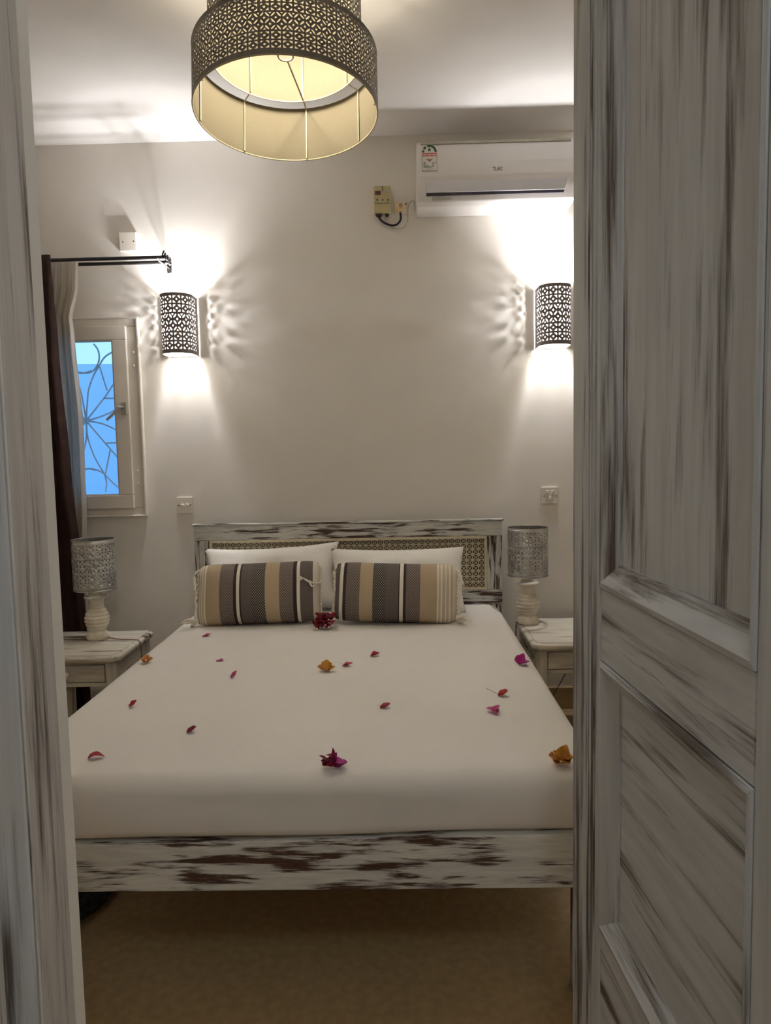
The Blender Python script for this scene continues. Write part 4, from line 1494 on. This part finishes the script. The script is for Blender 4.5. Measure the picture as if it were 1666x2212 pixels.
# ------------------------------------------------------------------ voltage guard, socket, cables
bx = thing('voltage_protector', 'aged beige voltage protector box with a dark red display beside the air conditioner', 'electrical box', (-0.054, YB, 2.53))
vo = Vector((-0.054, YB, 2.53))
X0, X1, Z0, Z1 = -0.097, -0.014, 2.531, 2.660
YV = 3.752
G(vo).box(X0, X1, YV, 3.799, Z0, Z1, 0.004, 2).obj('case', M['beige_box'], bx)
G(vo).box(X0 + .006, X0 + .034, YV - .002, YV + .003, Z0 + .086, Z0 + .105, 0.001, 1).obj('display', M['red_display'], bx)
G(vo).box(X0 + .002, X1 - .004, YV - .0012, YV + .002, Z0 + .044, Z0 + .0475).obj('groove', M['ink'], bx)
for x, z in ((X0 + .016, Z0 + .062), (X0 + .043, Z0 + .061), (X0 + .070, Z0 + .060)):
    G(vo).lathe([(0.0042, 0.003), (0.0042, -0.002), (0.002, -0.003)], (x, YV, z), 12, axis='y').obj('indicator', M['dark_hole'], bx)
for x, z in ((X0 + .044, Z0 + .122), (X0 + .043, Z0 + .110)):
    G(vo).lathe([(0.0038, 0.003), (0.0038, -0.001), (0.002, -0.0015)], (x, YV, z), 12, axis='y').obj('button', M['dark_hole'], bx)
G(vo).box(X0 + .052, X0 + .080, YV - .0006, YV + .002, Z0 + .100, Z0 + .112).obj('print', M['ink_light'], bx)
G(vo).box(X0 + .056, X0 + .078, YV - .0006, YV + .002, Z0 + .088, Z0 + .091).obj('print', M['ink_light'], bx)
for x, w in ((X0 + .022, .014), (X0 + .062, .009)):
    G(vo).box(x - w, x + w, YV + .010, YV + .036, Z0 - .010, Z0 + .006, 0.003, 2).obj('gland', M['black_rubber'], bx)


def spline(P, n=6):
    P = [Vector(p) for p in P]
    out = []
    for i in range(len(P) - 1):
        p0, p1, p2, p3 = P[max(0, i - 1)], P[i], P[i + 1], P[min(len(P) - 1, i + 2)]
        for k in range(n):
            t_ = k / n
            out.append(0.5 * ((2 * p1) + (p2 - p0) * t_ + (2 * p0 - 5 * p1 + 4 * p2 - p3) * t_ ** 2 + (3 * p1 - p0 - 3 * p2 + p3) * t_ ** 3))
    return out + [P[-1]]


def zc(x, y, Y):
    return at(790 + x / 13.88, 390 + y / 13.88, Y)


G(vo).tube(spline([zc(390, 1000, 3.775), zc(410, 1120, 3.775), zc(520, 1240, 3.78), (zc(680, 1320, 3.785)), zc(820, 1345, 3.785), zc(950, 1310, 3.78), zc(1040, 1200, 3.775),
                   zc(1060, 1080, 3.77), zc(1035, 950, 3.765)]), 0.0052, 8).obj('power_cable', M['black_rubber'], bx, smooth=60)
G(vo).tube(spline([zc(625, 985, 3.775), zc(595, 1080, 3.785), zc(610, 1200, 3.79), zc(700, 1340, 3.793), zc(840, 1430, 3.794), zc(1000, 1440, 3.794), zc(1130, 1410, 3.794), zc(1230, 1290, 3.794),
                   zc(1265, 1100, 3.794), zc(1265, 880, 3.794), zc(1300, 710, 3.794), zc(1440, 620, 3.794), (0.104, 3.794, 2.548)]), 0.0024, 7).obj('thin_cable', M['cord_white'], bx, smooth=60)

so = thing('wall_socket', 'cream wall socket with a plug in it, next to the voltage protector', 'socket', (0.03, YB, 2.50))
sv = Vector((0.03, YB, 2.50))
a, b = at(851, 426, 3.79), at(878, 462, 3.79)
G(sv).box(a.x, b.x + .003, 3.789, 3.7995, b.z, a.z, 0.003, 2).obj('plate', M['plate'], so)
a, b = at(854, 437, 3.77), at(876, 458, 3.77)
g = G(sv)
xm, zm_ = (a.x + b.x) / 2, (a.z + b.z) / 2
wq, hq = (b.x - a.x) / 2, (a.z - b.z) / 2
g.prism([(xm - wq, 3.765, zm_ + hq * .8), (xm + wq, 3.765, zm_ + hq * .8), (xm + wq, 3.765, zm_ - hq * .4), (xm + wq * .45, 3.765, zm_ - hq), (xm - wq * .45, 3.765, zm_ - hq), (xm - wq, 3.765, zm_ - hq * .4)],
        (0, 0.0235, 0), 0.004, 2)
g.obj('plug', M['cream_plug'], so)
G(sv).lathe([(0.009, 0.003), (0.009, -0.002), (0.006, -0.003)], (xm + .002, 3.765, zm_ + hq * .35), 14, axis='y').obj('plug_boss', M['brown_plug'], so)
G(sv).box(xm - .006, xm + .006, 3.7635, 3.767, zm_ - hq * .25 - .0015, zm_ - hq * .25 + .0015).obj('plug_mark', M['brown_plug'], so)
sc_ = at(879, 441, 3.79)
G(sv).lathe([(0.004, 0.0), (0.004, -0.003), (0.002, -0.004)], (sc_.x - .004, 3.79, sc_.z), 10, axis='y').obj('screw', M['dark_hole'], so)


# ------------------------------------------------------------------ wall plates
def plate(name, label, cat, px0, py0, px1, py1, dy=0.010):
    a, b = at(px0, py0, 3.79), at(px1, py1, 3.79)
    c = Vector(((a.x + b.x) / 2, YB, (a.z + b.z) / 2))
    w, h = (b.x - a.x) / 2, (a.z - b.z) / 2
    t = thing(name, label, cat, c)
    G().box(-w, w, -dy, -0.0005, -h, h, 0.003, 2).obj('plate', M['plate'], t)
    return t, w, h


def screw(t, x, z, y, r=0.0036):
    G().lathe([(r, 0.002), (r, -0.0008), (r * .5, -0.0012)], (x, -y, z), 12, axis='y').obj('screw', M['dark_hole'], t)


t, w, h = plate('blank_plate', 'square blank white wall plate above the curtain rod', 'wall plate', 258, 503, 297, 543, 0.022)
screw(t, -w * .55, -.002, .022)
screw(t, w * .70, 0, .022)
t, w, h = plate('light_switch', 'white double dimmer switch on the wall left of the headboard', 'switch', 381, 1074, 417, 1109)
screw(t, -w * .72, 0, .010)
screw(t, w * .72, .001, .010)
for x in (-w * .28, w * .32):
    G().lathe([(0.0085, 0.0), (0.0085, -0.010), (0.007, -0.013), (0.003, -0.0135)], (x, -0.0095, 0.0), 18, axis='y').obj('knob', M['plate'], t, smooth=40)
t, w, h = plate('light_switch', 'white three-button switch on the wall above the right lamp', 'switch', 1170, 1052, 1206, 1088)
screw(t, -w * .68, -.003, .010)
screw(t, w * .74, -.003, .010)
for x, z in ((-w * .28, h * .42), (w * .34, h * .42), (w * .02, -h * .32)):
    G().box(x - .0075, x + .0075, -0.015, -0.009, z - .0075, z + .0075, 0.002, 2).obj('button', M['plate'], t)

# sconces need the lamp helper, so they are placed here
sconce(-1.078, -1, 'lit pierced wall sconce on the left, between window and bed')
sconce(0.775, 1, 'lit pierced wall sconce on the right, under the air conditioner')

# ------------------------------------------------------------------ dark shaggy thing under the bed
rs = random.Random(3)
g = G((-1.05, 2.13, 0))
cx_, cy_ = -1.10, 2.17
g.lathe([(0.17, 0.001), (0.185, 0.02), (0.17, 0.05), (0.10, 0.065), (0.02, 0.07)], (cx_, cy_, 0), 30)
base_rug = g.obj('shaggy_rug', M['fur'], smooth=60)
tag(base_rug, 'black shaggy rug end lying on the floor under the left front of the bed', 'rug')
g = G()
for k in range(1400):
    a, r = rs.uniform(0, 2 * PI), 0.18 * math.sqrt(rs.random())
    z = 0.062 if r < 0.12 else 0.062 - (r - 0.12) * 0.8
    p = Vector((cx_ - -1.05 + r * math.cos(a), cy_ - 2.13 + r * math.sin(a), z))
    d = Vector((math.cos(a) * .6 + rs.uniform(-.5, .5), math.sin(a) * .6 + rs.uniform(-.5, .5), rs.uniform(-.2, .7))).normalized() * rs.uniform(.012, .022)
    sd = d.cross(Vector((0, 0, 1))).normalized() * 0.0022
    g.vf([p - sd, p + sd, p + d], [(0, 1, 2)])
pl = g.obj('pile', M['fur'], base_rug, recalc=False)
pl['kind'] = 'stuff'
